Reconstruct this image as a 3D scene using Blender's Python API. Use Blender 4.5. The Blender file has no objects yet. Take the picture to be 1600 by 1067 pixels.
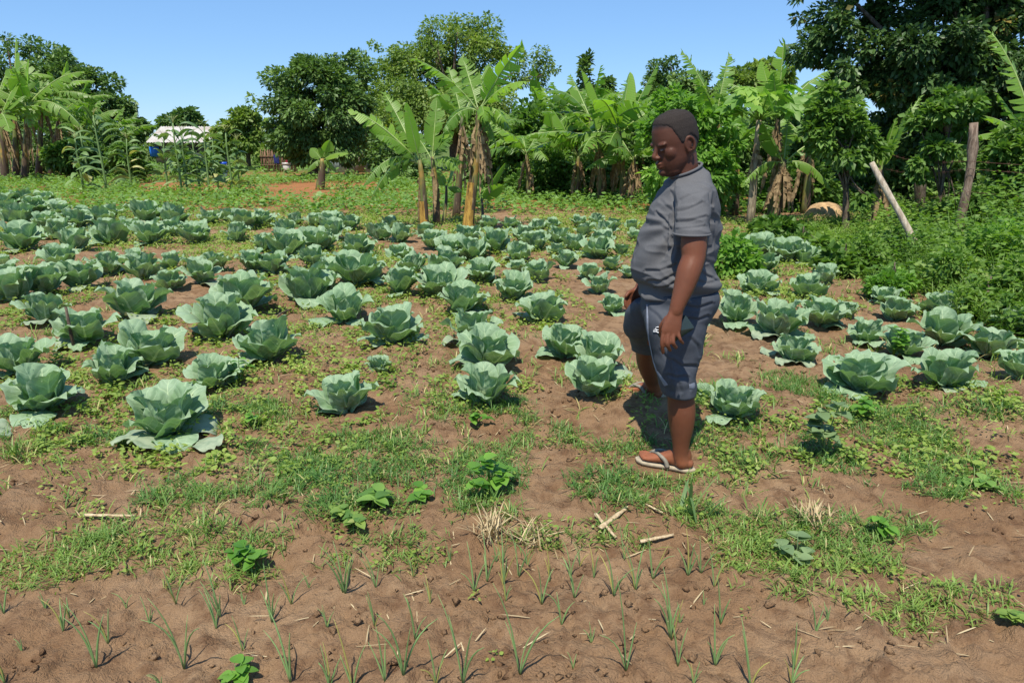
import bpy, math, random
import numpy as np
from mathutils import Vector, Matrix

# ------------------------------------------------------------------ camera, sky, sun, exposure
S = bpy.context.scene
FPX, HOR, CAMH = 1109.0, 226.0, 1.6
PITCH = math.atan((533.5 - HOR) / FPX)
cam_data = bpy.data.cameras.new('camera')
cam = bpy.data.objects.new('camera', cam_data)
S.collection.objects.link(cam)
cam.location = (0, 0, CAMH)
cam.rotation_euler = (math.pi / 2 - PITCH, 0, 0)
cam_data.sensor_width = 36.0
cam_data.lens = FPX / 1600.0 * 36.0
cam_data.clip_start = 0.05
cam_data.clip_end = 3000
S.camera = cam

SUN_EL = math.radians(62)
SHADOW = Vector((0.22, 0.97, 0)).normalized()      # ground direction in which shadows fall
world = bpy.data.worlds.new('World')
S.world = world
world.use_nodes = True
wn = world.node_tree.nodes; wn.clear()
sky = wn.new('ShaderNodeTexSky'); sky.sky_type = 'NISHITA'; sky.sun_disc = False
sky.sun_elevation = SUN_EL
sky.sun_rotation = math.atan2(-SHADOW.x, -SHADOW.y)
sky.air_density = 1.0; sky.dust_density = 0.1; sky.ozone_density = 2.2; sky.altitude = 1100
bg = wn.new('ShaderNodeBackground'); bg.inputs['Strength'].default_value = 0.118
wo = wn.new('ShaderNodeOutputWorld')
tint = wn.new('ShaderNodeMix'); tint.data_type = 'RGBA'; tint.blend_type = 'MULTIPLY'; tint.inputs[0].default_value = 1.0
tint.inputs[7].default_value = (0.80, 0.92, 1.06, 1)      # the clear tropical blue of the day
world.node_tree.links.new(sky.outputs[0], tint.inputs[6])
even = wn.new('ShaderNodeMix'); even.data_type = 'RGBA'; even.inputs[0].default_value = 0.55
even.inputs[7].default_value = (1.05, 2.30, 4.30, 1)      # the sky is an almost even mid blue all round
world.node_tree.links.new(tint.outputs[2], even.inputs[6])
world.node_tree.links.new(even.outputs[2], bg.inputs['Color'])
world.node_tree.links.new(bg.outputs[0], wo.inputs['Surface'])
sun_data = bpy.data.lights.new('sun', 'SUN')
sun_data.energy = 4.5; sun_data.angle = math.radians(0.55); sun_data.color = (1.0, 0.93, 0.80)
sun = bpy.data.objects.new('sun', sun_data)
S.collection.objects.link(sun)
sd = Vector((SHADOW.x * math.cos(SUN_EL), SHADOW.y * math.cos(SUN_EL), -math.sin(SUN_EL)))
sun.rotation_euler = sd.to_track_quat('-Z', 'Y').to_euler()
sun.location = (-8, -8, 20)
S.view_settings.view_transform = 'Standard'
S.view_settings.look = 'None'
S.view_settings.exposure = 0.62
S.view_settings.gamma = 1.0
S.view_settings.use_curve_mapping = False
S.render.engine = 'CYCLES'
S.cycles.use_denoising = True
S.cycles.max_bounces = 6
S.cycles.diffuse_bounces = 3
S.cycles.transmission_bounces = 4
S.cycles.transparent_max_bounces = 4

RNG = np.random.default_rng(11)
random.seed(5)
COL = S.collection

# ------------------------------------------------------------------ measuring helpers (photograph pixel -> place)
_cp, _sp = math.cos(PITCH), math.sin(PITCH)
def ray(u, v):
    cx, cy = (u - 800.0) / FPX, (533.5 - v) / FPX
    return Vector((cx, _cp + cy * _sp, -_sp + cy * _cp))
def P(u, v, Y):
    d = ray(u, v); t = Y / d.y
    return Vector((d.x * t, Y, CAMH + d.z * t))
def G(u, v):
    d = ray(u, v); z = 0.0
    for _ in range(4):
        t = (CAMH - z) / -d.z
        z = H1(d.x * t, d.y * t)
    return Vector((d.x * t, d.y * t, z))
def ppm(p):                                        # photograph pixels per metre at a place
    return FPX / (p[1] * _cp + (CAMH - p[2]) * _sp)

# ------------------------------------------------------------------ noise
_T2 = np.random.default_rng(3).random((256, 256))
def noise2(x, y):
    x = np.asarray(x, float); y = np.asarray(y, float)
    ix = np.floor(x).astype(int); iy = np.floor(y).astype(int)
    fx = x - ix; fy = y - iy
    fx = fx * fx * (3 - 2 * fx); fy = fy * fy * (3 - 2 * fy)
    a = _T2[ix & 255, iy & 255]; b = _T2[(ix + 1) & 255, iy & 255]
    c = _T2[ix & 255, (iy + 1) & 255]; d = _T2[(ix + 1) & 255, (iy + 1) & 255]
    return (a * (1 - fx) + b * fx) * (1 - fy) + (c * (1 - fx) + d * fx) * fy
def fbm2(x, y, o=3):
    r = 0; a = 0.5; s = 0
    for i in range(o):
        r = r + a * noise2(x * 2 ** i + 17.3 * i, y * 2 ** i + 9.1 * i); s += a; a *= 0.5
    return r / s
_T3 = np.random.default_rng(4).random((64, 64, 64))
def noise3(p):
    p = np.asarray(p, float); i = np.floor(p).astype(int); f = p - i; f = f * f * (3 - 2 * f)
    r = 0
    for dx in (0, 1):
        for dy in (0, 1):
            for dz in (0, 1):
                w = (f[..., 0] if dx else 1 - f[..., 0]) * (f[..., 1] if dy else 1 - f[..., 1]) * (f[..., 2] if dz else 1 - f[..., 2])
                r = r + w * _T3[(i[..., 0] + dx) & 63, (i[..., 1] + dy) & 63, (i[..., 2] + dz) & 63]
    return r
def sstep(a, b, x):
    t = np.clip((x - a) / (b - a), 0, 1); return t * t * (3 - 2 * t)

# ------------------------------------------------------------------ the lie of the land
BUMPS = [(0.80, 4.16, 0.13, 0.34), (1.45, 4.0, 0.05, 0.5), (3.3, 4.2, 0.07, 0.45), (-3.6, 4.4, 0.05, 0.5)]
def Hs(x, y):                                      # smooth height: what things stand on
    x = np.asarray(x, float); y = np.asarray(y, float)
    z = 0.10 * (fbm2(x * 0.55 + 40, y * 0.55 + 7, 2) - 0.5) * sstep(2.5, 4.5, y)
    z = z + 0.05 * (noise2(x * 1.7, y * 1.7 + 3) - 0.5)
    for bx, by, a, r in BUMPS:
        z = z + a * np.exp(-((x - bx) ** 2 + (y - by) ** 2) / r ** 2)
    # the low shoulder between the onion bed and the cabbages
    z = z + 0.05 * sstep(2.55, 2.9, y + 0.25 * (noise2(x * 1.1, 5) - 0.5)) - 0.05
    # stays level where the man's near foot is planted
    w = np.exp(-((x - 0.72) ** 2 + (y - 3.36) ** 2) / 0.25 ** 2)
    return z * (1 - w)
def H1(x, y): return float(Hs(x, y))
def Hd(x, y):                                      # with clods
    near = 1 - sstep(6, 20, y)
    c = 0.050 * (fbm2(x * 4.2, y * 4.2, 2) - 0.5) + 0.032 * (noise2(x * 11, y * 11) - 0.5) + 0.026 * (noise2(x * 24, y * 24) - 0.5) + 0.020 * (noise2(x * 43 + 5, y * 43) - 0.5) + 0.012 * (noise2(x * 71, y * 71) - 0.5)
    k = noise2(x * 17 + 31, y * 17)
    c = c + 0.03 * sstep(0.70, 0.95, k)
    c = c * (1 - np.exp(-(((x - 0.74) ** 2 + (y - 3.38) ** 2) / 0.26 ** 2) ** 2)) * (1 - np.exp(-(((x - 0.80) ** 2 + (y - 4.14) ** 2) / 0.24 ** 2) ** 2))   # pressed flat underfoot
    return Hs(x, y) + c * (0.15 + 0.85 * near) * 0.8 - 0.006

# ------------------------------------------------------------------ mesh helpers
def mesh(name, V, quads=None, tris=None, mats=(), uv=None, var=None, smooth=True, matidx=None):
    V = np.asarray(V, np.float32).reshape(-1, 3)
    q = np.zeros((0, 4), np.int32) if quads is None or len(quads) == 0 else np.asarray(quads, np.int32).reshape(-1, 4)
    t = np.zeros((0, 3), np.int32) if tris is None or len(tris) == 0 else np.asarray(tris, np.int32).reshape(-1, 3)
    me = bpy.data.meshes.new(name)
    me.vertices.add(len(V)); me.vertices.foreach_set('co', V.ravel())
    li = np.concatenate([q.ravel(), t.ravel()])
    me.loops.add(len(li)); me.loops.foreach_set('vertex_index', li)
    n = len(q) + len(t)
    me.polygons.add(n)
    tot = np.concatenate([np.full(len(q), 4), np.full(len(t), 3)]).astype(np.int32)
    st = np.concatenate([[0], np.cumsum(tot)[:-1]]).astype(np.int32)
    me.polygons.foreach_set('loop_start', st)
    me.polygons.foreach_set('loop_total', tot)
    if smooth: me.polygons.foreach_set('use_smooth', np.ones(n, bool))
    for m in (mats if isinstance(mats, (list, tuple)) else [mats]):
        me.materials.append(m)
    if matidx is not None: me.polygons.foreach_set('material_index', np.asarray(matidx, np.int32))
    if uv is not None:
        l = me.uv_layers.new(name='uv')
        l.data.foreach_set('uv', np.asarray(uv, np.float32).reshape(-1, 2)[li].ravel())
    if var is not None:
        a = me.attributes.new('var', 'FLOAT', 'POINT')
        a.data.foreach_set('value', np.asarray(var, np.float32).ravel())
    me.update(); me.validate()
    return me
class MB:
    """collects pieces of ONE mesh"""
    def __init__(s): s.V = []; s.Q = []; s.T = []; s.U = []; s.R = []; s.QM = []; s.TM = []; s.n = 0
    def add(s, V, quads=None, tris=None, uv=None, var=0.5, m=0):
        V = np.asarray(V, float).reshape(-1, 3)
        if quads is not None and len(quads):
            q = np.asarray(quads).reshape(-1, 4); s.Q.append(q + s.n); s.QM.append(np.full(len(q), m))
        if tris is not None and len(tris):
            t = np.asarray(tris).reshape(-1, 3); s.T.append(t + s.n); s.TM.append(np.full(len(t), m))
        s.V.append(V); s.U.append(np.zeros((len(V), 2)) if uv is None else np.asarray(uv, float).reshape(-1, 2))
        s.R.append(np.full(len(V), var) if np.isscalar(var) else np.asarray(var, float).ravel())
        s.n += len(V)
    def data(s, name, mats, smooth=True):
        c = lambda L, w: np.concatenate(L) if L else np.zeros((0, w))
        mi = np.concatenate([c(s.QM, 1).ravel(), c(s.TM, 1).ravel()])
        return mesh(name, c(s.V, 3), c(s.Q, 4), c(s.T, 3), mats, c(s.U, 2), c(s.R, 1).ravel(), smooth, mi)
    def build(s, name, mats, parent=None, smooth=True, **k):
        return link(name, s.data(name, mats, smooth), parent, **k)
def link(name, me, parent=None, loc=None, rot=None, scale=None, label=None, cat=None, group=None, kind=None):
    o = bpy.data.objects.new(name, me); COL.objects.link(o)
    if parent is not None: o.parent = parent
    if loc is not None: o.location = loc
    if rot is not None: o.rotation_euler = rot
    if scale is not None: o.scale = (scale,) * 3 if np.isscalar(scale) else scale
    if label: o['label'] = label
    if cat: o['category'] = cat
    if group: o['group'] = group
    if kind: o['kind'] = kind
    return o
def thing(name, label, cat, loc=(0, 0, 0), rotz=0.0, group=None, scale=1.0):
    return link(name, None, None, loc, (0, 0, rotz), scale, label, cat, group)
def tube(pts, rad, n=8, cap=True, up=None):
    """tapered tube through pts; returns V, quads, tris"""
    pts = np.asarray(pts, float); m = len(pts)
    rad = np.full(m, rad) if np.isscalar(rad) else np.asarray(rad, float)
    T = np.gradient(pts, axis=0); T /= np.linalg.norm(T, axis=1)[:, None] + 1e-9
    ref = np.array([0, 0, 1.0]) if abs(T[0][2]) < 0.9 else np.array([1.0, 0, 0])
    a = np.cross(T[0], ref); a /= np.linalg.norm(a)
    A = []
    for i in range(m):
        a = a - T[i] * a.dot(T[i]); a /= np.linalg.norm(a) + 1e-9; A.append(a.copy())
    A = np.array(A); B = np.cross(T, A)
    th = np.linspace(0, 2 * np.pi, n, endpoint=False)
    V = pts[:, None, :] + rad[:, None, None] * (A[:, None, :] * np.cos(th)[None, :, None] + B[:, None, :] * np.sin(th)[None, :, None])
    V = V.reshape(-1, 3)
    q = []
    for i in range(m - 1):
        for j in range(n):
            k = (j + 1) % n
            q.append((i * n + j, i * n + k, (i + 1) * n + k, (i + 1) * n + j))
    t = []
    if cap:
        V = np.vstack([V, pts[0], pts[-1]]); c0 = m * n; c1 = c0 + 1
        for j in range(n):
            k = (j + 1) % n
            t.append((c0, k, j)); t.append((c1, (m - 1) * n + j, (m - 1) * n + k))
    uv = np.zeros((len(V), 2))
    uv[:m * n, 0] = np.tile(np.arange(n) / n, m); uv[:m * n, 1] = np.repeat(np.linspace(0, 1, m), n)
    return V, q, t, uv
def unit(a): return a / (np.linalg.norm(a, axis=-1, keepdims=True) + 1e-9)
def leafset(Pp, D, N, L, W, var, fold=0.25, droop=0.2, lite=False):
    """many small leaves: 6 points (lite: 4), two folded halves each"""
    n = len(Pp); D = unit(D); Sd = unit(np.cross(N, D)); N = unit(np.cross(D, Sd))
    L = np.broadcast_to(L, (n,))[:, None]; W = np.broadcast_to(W, (n,))[:, None]
    dn = np.array([0, 0, -1.0])[None] * L * droop
    b = Pp
    tip = Pp + D * L + dn
    if lite:
        l1 = Pp + D * L * 0.45 - Sd * W * 1.1 + N * W * fold + dn * 0.3
        r1 = Pp + D * L * 0.45 + Sd * W * 1.1 + N * W * fold + dn * 0.3
        V = np.stack([b, l1, tip, r1], 1).reshape(-1, 3); o = (np.arange(n) * 4)[:, None]
        T = np.concatenate([o + np.array([[0, 2, 1]]), o + np.array([[0, 3, 2]])])
        return V, T, np.tile(np.array([[0.5, 0], [0, .45], [.5, 1], [1, .45]]), (n, 1)), np.repeat(np.broadcast_to(var, (n,)), 4)
    l1 = Pp + D * L * 0.33 - Sd * W + N * W * fold + dn * 0.15
    r1 = Pp + D * L * 0.33 + Sd * W + N * W * fold + dn * 0.15
    l2 = Pp + D * L * 0.72 - Sd * W * 0.72 + N * W * fold * 0.7 + dn * 0.55
    r2 = Pp + D * L * 0.72 + Sd * W * 0.72 + N * W * fold * 0.7 + dn * 0.55
    V = np.stack([b, l1, l2, tip, r2, r1], 1).reshape(-1, 3)
    o = (np.arange(n) * 6)[:, None]
    Q = np.concatenate([o + np.array([[0, 3, 2, 1]]), o + np.array([[0, 5, 4, 3]])])
    uv = np.tile(np.array([[0.5, 0], [0, .33], [.14, .72], [.5, 1], [.86, .72], [1, .33]]), (n, 1))
    return V, Q, uv, np.repeat(np.broadcast_to(var, (n,)), 6)
def blades(Pp, az, L, lean, W, var, curl=0.6):
    """grass blades: two bent segments and a tip"""
    n = len(Pp); L = np.broadcast_to(L, (n,))[:, None]; W = np.broadcast_to(W, (n,))[:, None]
    d = np.stack([np.cos(az), np.sin(az), np.zeros(n)], 1); s = np.stack([-np.sin(az), np.cos(az), np.zeros(n)], 1)
    up = np.array([[0, 0, 1.0]]); le = np.broadcast_to(lean, (n,))[:, None]
    a1 = le; a2 = le + curl; a3 = le + 2 * curl
    p1 = Pp + (d * np.sin(a1) + up * np.cos(a1)) * L * .4
    p2 = p1 + (d * np.sin(a2) + up * np.cos(a2)) * L * .35
    p3 = p2 + (d * np.sin(a3) + up * np.cos(a3)) * L * .25
    V = np.stack([Pp - s * W * .6, Pp + s * W * .6, p1 + s * W, p1 - s * W, p2 + s * W * .8, p2 - s * W * .8, p3], 1).reshape(-1, 3)
    o = (np.arange(n) * 7)[:, None]
    Q = np.concatenate([o + np.array([[0, 1, 2, 3]]), o + np.array([[3, 2, 4, 5]])])
    T = o + np.array([[5, 4, 6]])
    uv = np.tile(np.array([[0, 0], [1, 0], [1, .4], [0, .4], [1, .75], [0, .75], [.5, 1]]), (n, 1))
    return V, Q, T, uv, np.repeat(np.broadcast_to(var, (n,)), 7)

# ------------------------------------------------------------------ materials
def newmat(name):
    m = bpy.data.materials.new(name); m.use_nodes = True
    nt = m.node_tree; nt.nodes.clear()
    out = nt.nodes.new('ShaderNodeOutputMaterial')
    return m, nt, out
def N(nt, t, **k):
    n = nt.nodes.new(t)
    for a, b in k.items():
        if a.startswith('i_'): n.inputs[int(a[2:])].default_value = b
        else: setattr(n, a, b)
    return n
def mixc(nt, fac, a, b, mode='MIX'):
    n = nt.nodes.new('ShaderNodeMix'); n.data_type = 'RGBA'; n.blend_type = mode
    for i, val in ((0, fac), (6, a), (7, b)):
        if hasattr(val, 'is_output'): nt.links.new(val, n.inputs[i])
        elif i == 0: n.inputs[i].default_value = val
        else: n.inputs[i].default_value = (*val[:3], 1)
    return n.outputs[2]
def mth(nt, op, a, b=0.0, clamp=False):
    n = nt.nodes.new('ShaderNodeMath'); n.operation = op; n.use_clamp = clamp
    for i, val in enumerate((a, b)):
        if hasattr(val, 'is_output'): nt.links.new(val, n.inputs[i])
        else: n.inputs[i].default_value = val
    return n.outputs[0]
def ramp(nt, fac, a, b):
    n = nt.nodes.new('ShaderNodeMapRange'); n.inputs[1].default_value = a; n.inputs[2].default_value = b
    n.interpolation_type = 'SMOOTHSTEP'; nt.links.new(fac, n.inputs[0]); return n.outputs[0]
def tex(nt, scale, detail=3, coord='Object', rough=0.6, vec=None):
    n = nt.nodes.new('ShaderNodeTexNoise'); n.inputs['Scale'].default_value = scale
    n.inputs['Detail'].default_value = detail; n.inputs['Roughness'].default_value = rough
    if vec is None:
        c = nt.nodes.new('ShaderNodeTexCoord'); vec = c.outputs[coord]
    nt.links.new(vec, n.inputs['Vector'])
    return n.outputs[0]
def bump(nt, h, strength, dist):
    b = nt.nodes.new('ShaderNodeBump'); b.inputs['Strength'].default_value = strength; b.inputs['Distance'].default_value = dist
    nt.links.new(h, b.inputs['Height']); return b.outputs[0]
def surf(nt, out, color, rough=0.7, spec=0.3, normal=None, transl=0.0, tcol=None):
    p = nt.nodes.new('ShaderNodeBsdfPrincipled')
    if hasattr(color, 'is_output'): nt.links.new(color, p.inputs['Base Color'])
    else: p.inputs['Base Color'].default_value = (*color[:3], 1)
    if hasattr(rough, 'is_output'): nt.links.new(rough, p.inputs['Roughness'])
    else: p.inputs['Roughness'].default_value = rough
    p.inputs['Specular IOR Level'].default_value = spec
    if normal is not None: nt.links.new(normal, p.inputs['Normal'])
    if transl:
        t = nt.nodes.new('ShaderNodeBsdfTranslucent')
        tc = tcol if tcol is not None else color
        if hasattr(tc, 'is_output'): nt.links.new(tc, t.inputs[0])
        else: t.inputs[0].default_value = (*tc[:3], 1)
        mx = nt.nodes.new('ShaderNodeMixShader'); mx.inputs[0].default_value = transl
        nt.links.new(p.outputs[0], mx.inputs[1]); nt.links.new(t.outputs[0], mx.inputs[2])
        nt.links.new(mx.outputs[0], out.inputs[0])
    else:
        nt.links.new(p.outputs[0], out.inputs[0])
    return p
def foliage(name, a, b, c=None, rough=0.5, spec=0.35, transl=0.3, cf=(0.86, 0.95), tint=(1.0, 1.12, 0.45)):
    """leaf colour varies leaf by leaf (attribute var) from a to b; a few leaves have colour c"""
    m, nt, out = newmat(name)
    at = N(nt, 'ShaderNodeAttribute', attribute_name='var')
    col = mixc(nt, at.outputs['Fac'], a, b)
    if c is not None: col = mixc(nt, ramp(nt, at.outputs['Fac'], *cf), col, c)
    tc = mixc(nt, 1.0, col, tint, 'MULTIPLY')
    tc = mixc(nt, 1.0, tc, (1.9, 1.9, 1.9), 'MULTIPLY')
    surf(nt, out, col, rough, spec, None, transl, tc)
    return m
def plain(name, col, rough=0.7, spec=0.3, var=0.25, scale=8.0, bmp=0.0, detail=4):
    m, nt, out = newmat(name)
    n = tex(nt, scale, detail)
    c = mixc(nt, ramp(nt, n, 0.3, 0.7), tuple(x * (1 - var) for x in col), tuple(min(1, x * (1 + var)) for x in col))
    surf(nt, out, c, rough, spec, bump(nt, n, bmp, 0.02) if bmp else None)
    return m

def soil_mat():
    m, nt, out = newmat('soil')
    g = N(nt, 'ShaderNodeNewGeometry'); pos = g.outputs['Position']
    n1 = tex(nt, 1.1, 5, vec=pos, rough=.7); n2 = tex(nt, 9, 5, vec=pos, rough=0.65); n3 = tex(nt, 75, 4, vec=pos, rough=0.75)
    c = mixc(nt, ramp(nt, n1, 0.32, 0.68), (0.255, 0.150, 0.080), (0.355, 0.232, 0.136))
    c = mixc(nt, ramp(nt, n2, 0.42, 0.72), c, (0.172, 0.096, 0.052))
    c = mixc(nt, ramp(nt, n3, 0.60, 0.78), c, (0.38, 0.255, 0.15))
    # the reddish bare strip far back
    sx = N(nt, 'ShaderNodeSeparateXYZ'); nt.links.new(pos, sx.inputs[0])
    f = mth(nt, 'MULTIPLY', ramp(nt, sx.outputs[1], 17.0, 20.0), 1.0)
    c = mixc(nt, f, c, mixc(nt, ramp(nt, n1, .3, .7), (0.34, 0.155, 0.06), (0.26, 0.115, 0.05)))
    f2 = ramp(nt, sx.outputs[1], 36.0, 50.0)
    c = mixc(nt, f2, c, (0.09, 0.13, 0.03))
    h = mth(nt, 'ADD', mth(nt, 'MULTIPLY', n2, 1.0), mth(nt, 'MULTIPLY', n3, 0.6))
    surf(nt, out, c, 0.95, 0.12, bump(nt, h, 1.0, 0.04))
    return m
SOIL = soil_mat()

# ------------------------------------------------------------------ ground: one sheet to the horizon
def build_ground():
    ys = [-4, -2.5, -1.2, -0.3, 0.4, 0.8]
    y = 1.0
    while y < 900:
        ys.append(y); y *= 1.0058 if y < 4 else 1.009 if y < 30 else 1.05
    ys = np.array(ys); t = np.linspace(-1, 1, 441); t = t * (0.62 + 0.38 * t * t)
    w = np.maximum(ys, 0.5) * 1.25 + 1.6
    X = t[None, :] * w[:, None]; Y = np.broadcast_to(ys[:, None], X.shape)
    Z = Hd(X, Y)
    Z = np.where(Y > 60, Hs(X, Y) * 0.5, Z)
    V = np.stack([X, Y, Z], -1).reshape(-1, 3)
    r, c = X.shape
    i = (np.arange(r - 1)[:, None] * c + np.arange(c - 1)[None, :]).ravel()
    Q = np.stack([i, i + 1, i + c + 1, i + c], 1)
    link('ground', mesh('ground', V, Q, None, SOIL), kind='structure')
build_ground()
ORD = 'first second third fourth fifth sixth seventh eighth ninth tenth eleventh twelfth thirteenth fourteenth fifteenth sixteenth seventeenth eighteenth nineteenth twentieth'.split()
ORD += ['twenty-' + o for o in ORD[:9]] + ['thirtieth'] + ['thirty-' + o for o in ORD[:9]] + ['fortieth']
# ================================================================== trees, bananas and the far side of the field
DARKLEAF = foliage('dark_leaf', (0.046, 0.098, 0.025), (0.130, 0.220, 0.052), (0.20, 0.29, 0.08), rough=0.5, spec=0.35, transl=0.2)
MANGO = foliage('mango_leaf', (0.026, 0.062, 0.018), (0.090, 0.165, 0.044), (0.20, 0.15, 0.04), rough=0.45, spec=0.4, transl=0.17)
OLIVE = foliage('olive_leaf', (0.085, 0.150, 0.030), (0.210, 0.290, 0.060), (0.30, 0.31, 0.08), transl=0.3)
MIDLEAF = foliage('mid_leaf', (0.055, 0.122, 0.022), (0.140, 0.245, 0.046), (0.21, 0.30, 0.07), transl=0.28)
BRIGHT = foliage('bright_leaf', (0.075, 0.180, 0.026), (0.165, 0.305, 0.050), (0.25, 0.38, 0.08), transl=0.36)
def bark_mat(name, a, b, sc=6):
    m, nt, out = newmat(name)
    c = N(nt, 'ShaderNodeTexCoord'); mp = N(nt, 'ShaderNodeMapping'); mp.inputs['Scale'].default_value = (1, 1, 0.22)
    nt.links.new(c.outputs['Object'], mp.inputs[0])
    n = tex(nt, sc * 4, 5, vec=mp.outputs[0], rough=0.7)
    surf(nt, out, mixc(nt, ramp(nt, n, 0.35, 0.68), a, b), 0.9, 0.15, bump(nt, n, 0.6, 0.03))
    return m
BARK = bark_mat('bark', (0.055, 0.040, 0.030), (0.17, 0.135, 0.10))
WOOD = bark_mat('weathered_wood', (0.16, 0.125, 0.095), (0.40, 0.345, 0.28))
PALEWOOD = bark_mat('pale_wood', (0.30, 0.24, 0.18), (0.55, 0.48, 0.38))

def tree(name, label, base, r0, blobs, nleaf, L, mat, seed, group=None, clump=0.28, cat='tree', sub=16, up=0.3, bark=None, limbs=9, shell=0.55):
    """blobs: (u, v, Y, ru, rv) ellipsoids of the crown as measured; tapered trunk, limbs, leaf by leaf crown"""
    g = np.random.default_rng(seed); bark = bark or BARK
    base = Vector(base)
    root = thing(name, label, cat, base, 0, group)
    C = []; R = []
    for (u, v, Y, ru, rv) in blobs:
        p = P(u, v, Y); k = ppm(p); C.append(p - base); R.append((ru / k, 0.85 * (ru + rv) / 2 / k, rv / k))
    C = np.array(C); R = np.array(R)
    w = R.prod(1) ** (2 / 3); w /= w.sum()
    cen = []; siz = []
    for c, r, f in zip(C, R, w):
        m = max(5, int(round(sub * len(C) * f)))
        d = unit(g.normal(size=(m, 3))); rr = (shell + (1 - shell) * g.random(m) ** 0.6)[:, None]
        cen.append(c + d * rr * r); siz.append(np.full(m, clump * r.mean()) * (0.65 + 0.8 * g.random(m)))
    cen = np.concatenate(cen); siz = np.concatenate(siz)
    pk = g.choice(len(cen), nleaf, p=siz ** 2 / (siz ** 2).sum())
    d = unit(g.normal(size=(nleaf, 3))); rr = g.random(nleaf) ** 0.4
    pos = cen[pk] + d * (rr * siz[pk])[:, None] * np.array([1.15, 1.15, 0.8])
    pos[:, 2] = np.maximum(pos[:, 2], 0.08)
    outw = unit(pos - C.mean(0))
    D = unit(d * 0.8 + outw * 0.5 + g.normal(size=(nleaf, 3)) * 0.45 + np.array([0, 0, -0.25]))
    Nn = unit(np.array([0, 0, 1.0]) * (1 - up) + outw * up + g.normal(size=(nleaf, 3)) * 0.45)
    ll = L * (0.65 + 0.7 * g.random(nleaf))
    cv = g.random(len(cen)); var = np.clip(0.55 * cv[pk] + 0.45 * g.random(nleaf), 0, 1)
    V, Q, uv, vr = leafset(pos, D, Nn, ll, ll * (0.22 + 0.1 * g.random(nleaf)), var, 0.3, 0.18, True)
    b = MB(); b.add(V, None, Q, uv, vr); b.build('crown', [mat], root, smooth=False)
    top = C[np.argsort(-w)[0]]
    b = MB()
    h = max(0.5, top[2])
    trunk_top = np.array([top[0] * 0.7, top[1] * 0.7, h * 0.8])
    s = np.linspace(0, 1, 8)[:, None]
    pts = trunk_top * s + np.array([0.10, 0.06, 0]) * np.sin(s * 5 + seed) * h * 0.06 * s
    pts[0] += [0, 0, -0.25]
    V, q, t, uv = tube(pts, r0 * (1.25 - 0.85 * s.ravel()), 9); b.add(V, q, t, uv)
    b.build('trunk', [bark], root)
    b = MB()
    for j in g.choice(len(cen), min(limbs, len(cen)), replace=False):
        a = pts[g.integers(3, 7)]; e = cen[j]; m = (a + e) / 2 + np.array([0, 0, 0.12]) * np.linalg.norm(e - a) + g.normal(size=3) * 0.08
        ss = np.linspace(0, 1, 6)[:, None]
        V, q, t, uv = tube(a * (1 - ss) ** 2 + 2 * m * ss * (1 - ss) + e * ss ** 2, r0 * 0.42 * (1 - 0.8 * ss.ravel()), 6); b.add(V, q, t, uv)
    b.build('limbs', [bark], root)
    return root

# ---- distant trees first, then nearer
def gb(u, Y):                                    # a spot on the ground in the direction of pixel column u
    d = ray(u, 300); x = d.x / d.y * Y
    return (x, Y, H1(x, Y))
tree('tree', 'small dark tree rising just behind the tin roof', gb(285, 78), 0.25, [(290, 188, 78, 26, 20), (262, 192, 78, 15, 14), (310, 200, 78, 14, 12)], 2600, 0.50, DARKLEAF, 1, 'trees behind the field')
tree('tree', 'thin olive tree with a tufted tip between roof and dark round tree', gb(392, 52), 0.16, [(388, 205, 52, 20, 34), (360, 212, 52, 24, 24), (391, 152, 52, 8, 9), (394, 172, 52, 10, 14), (412, 225, 52, 14, 25), (345, 225, 54, 20, 20)], 5200, 0.34, OLIVE, 2, 'trees behind the field', sub=14)
tree('tree', 'dark leafy trees\' outermost hump sloping down beside the tin roof', gb(170, 44), 0.25, [(150, 165, 44, 48, 52), (195, 200, 44, 34, 36), (100, 125, 44, 40, 44), (204, 218, 43, 18, 24)], 15000, 0.24, DARKLEAF, 3, 'trees behind the field')
tree('tree', 'tall dark tree behind the banana plants in the corner with a spiky top', gb(40, 46), 0.3, [(45, 115, 46, 52, 45), (85, 120, 46, 40, 42), (10, 140, 46, 45, 55), (20, 85, 47, 22, 26), (40, 200, 45, 70, 40)], 15000, 0.24, DARKLEAF, 4, 'trees behind the field')
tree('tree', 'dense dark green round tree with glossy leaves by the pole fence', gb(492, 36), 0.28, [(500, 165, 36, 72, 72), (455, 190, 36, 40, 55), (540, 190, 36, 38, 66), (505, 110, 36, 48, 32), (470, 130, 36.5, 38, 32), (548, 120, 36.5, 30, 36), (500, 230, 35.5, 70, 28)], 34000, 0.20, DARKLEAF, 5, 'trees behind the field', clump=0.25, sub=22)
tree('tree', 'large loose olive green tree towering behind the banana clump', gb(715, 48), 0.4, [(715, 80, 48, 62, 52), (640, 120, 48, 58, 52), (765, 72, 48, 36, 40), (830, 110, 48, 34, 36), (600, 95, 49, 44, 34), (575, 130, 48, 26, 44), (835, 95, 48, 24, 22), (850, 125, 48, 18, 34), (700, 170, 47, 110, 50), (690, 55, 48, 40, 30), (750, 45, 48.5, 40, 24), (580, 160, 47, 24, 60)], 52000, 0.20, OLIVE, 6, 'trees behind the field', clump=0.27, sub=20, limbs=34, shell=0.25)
tree('tree', 'dark domed tree peeping over the banana row behind the man', gb(1062, 46), 0.3, [(1062, 135, 46, 56, 40), (1040, 165, 46, 50, 35), (1095, 160, 46, 36, 40)], 15000, 0.20, DARKLEAF, 7, 'trees behind the field', clump=0.22, sub=26)
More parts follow.
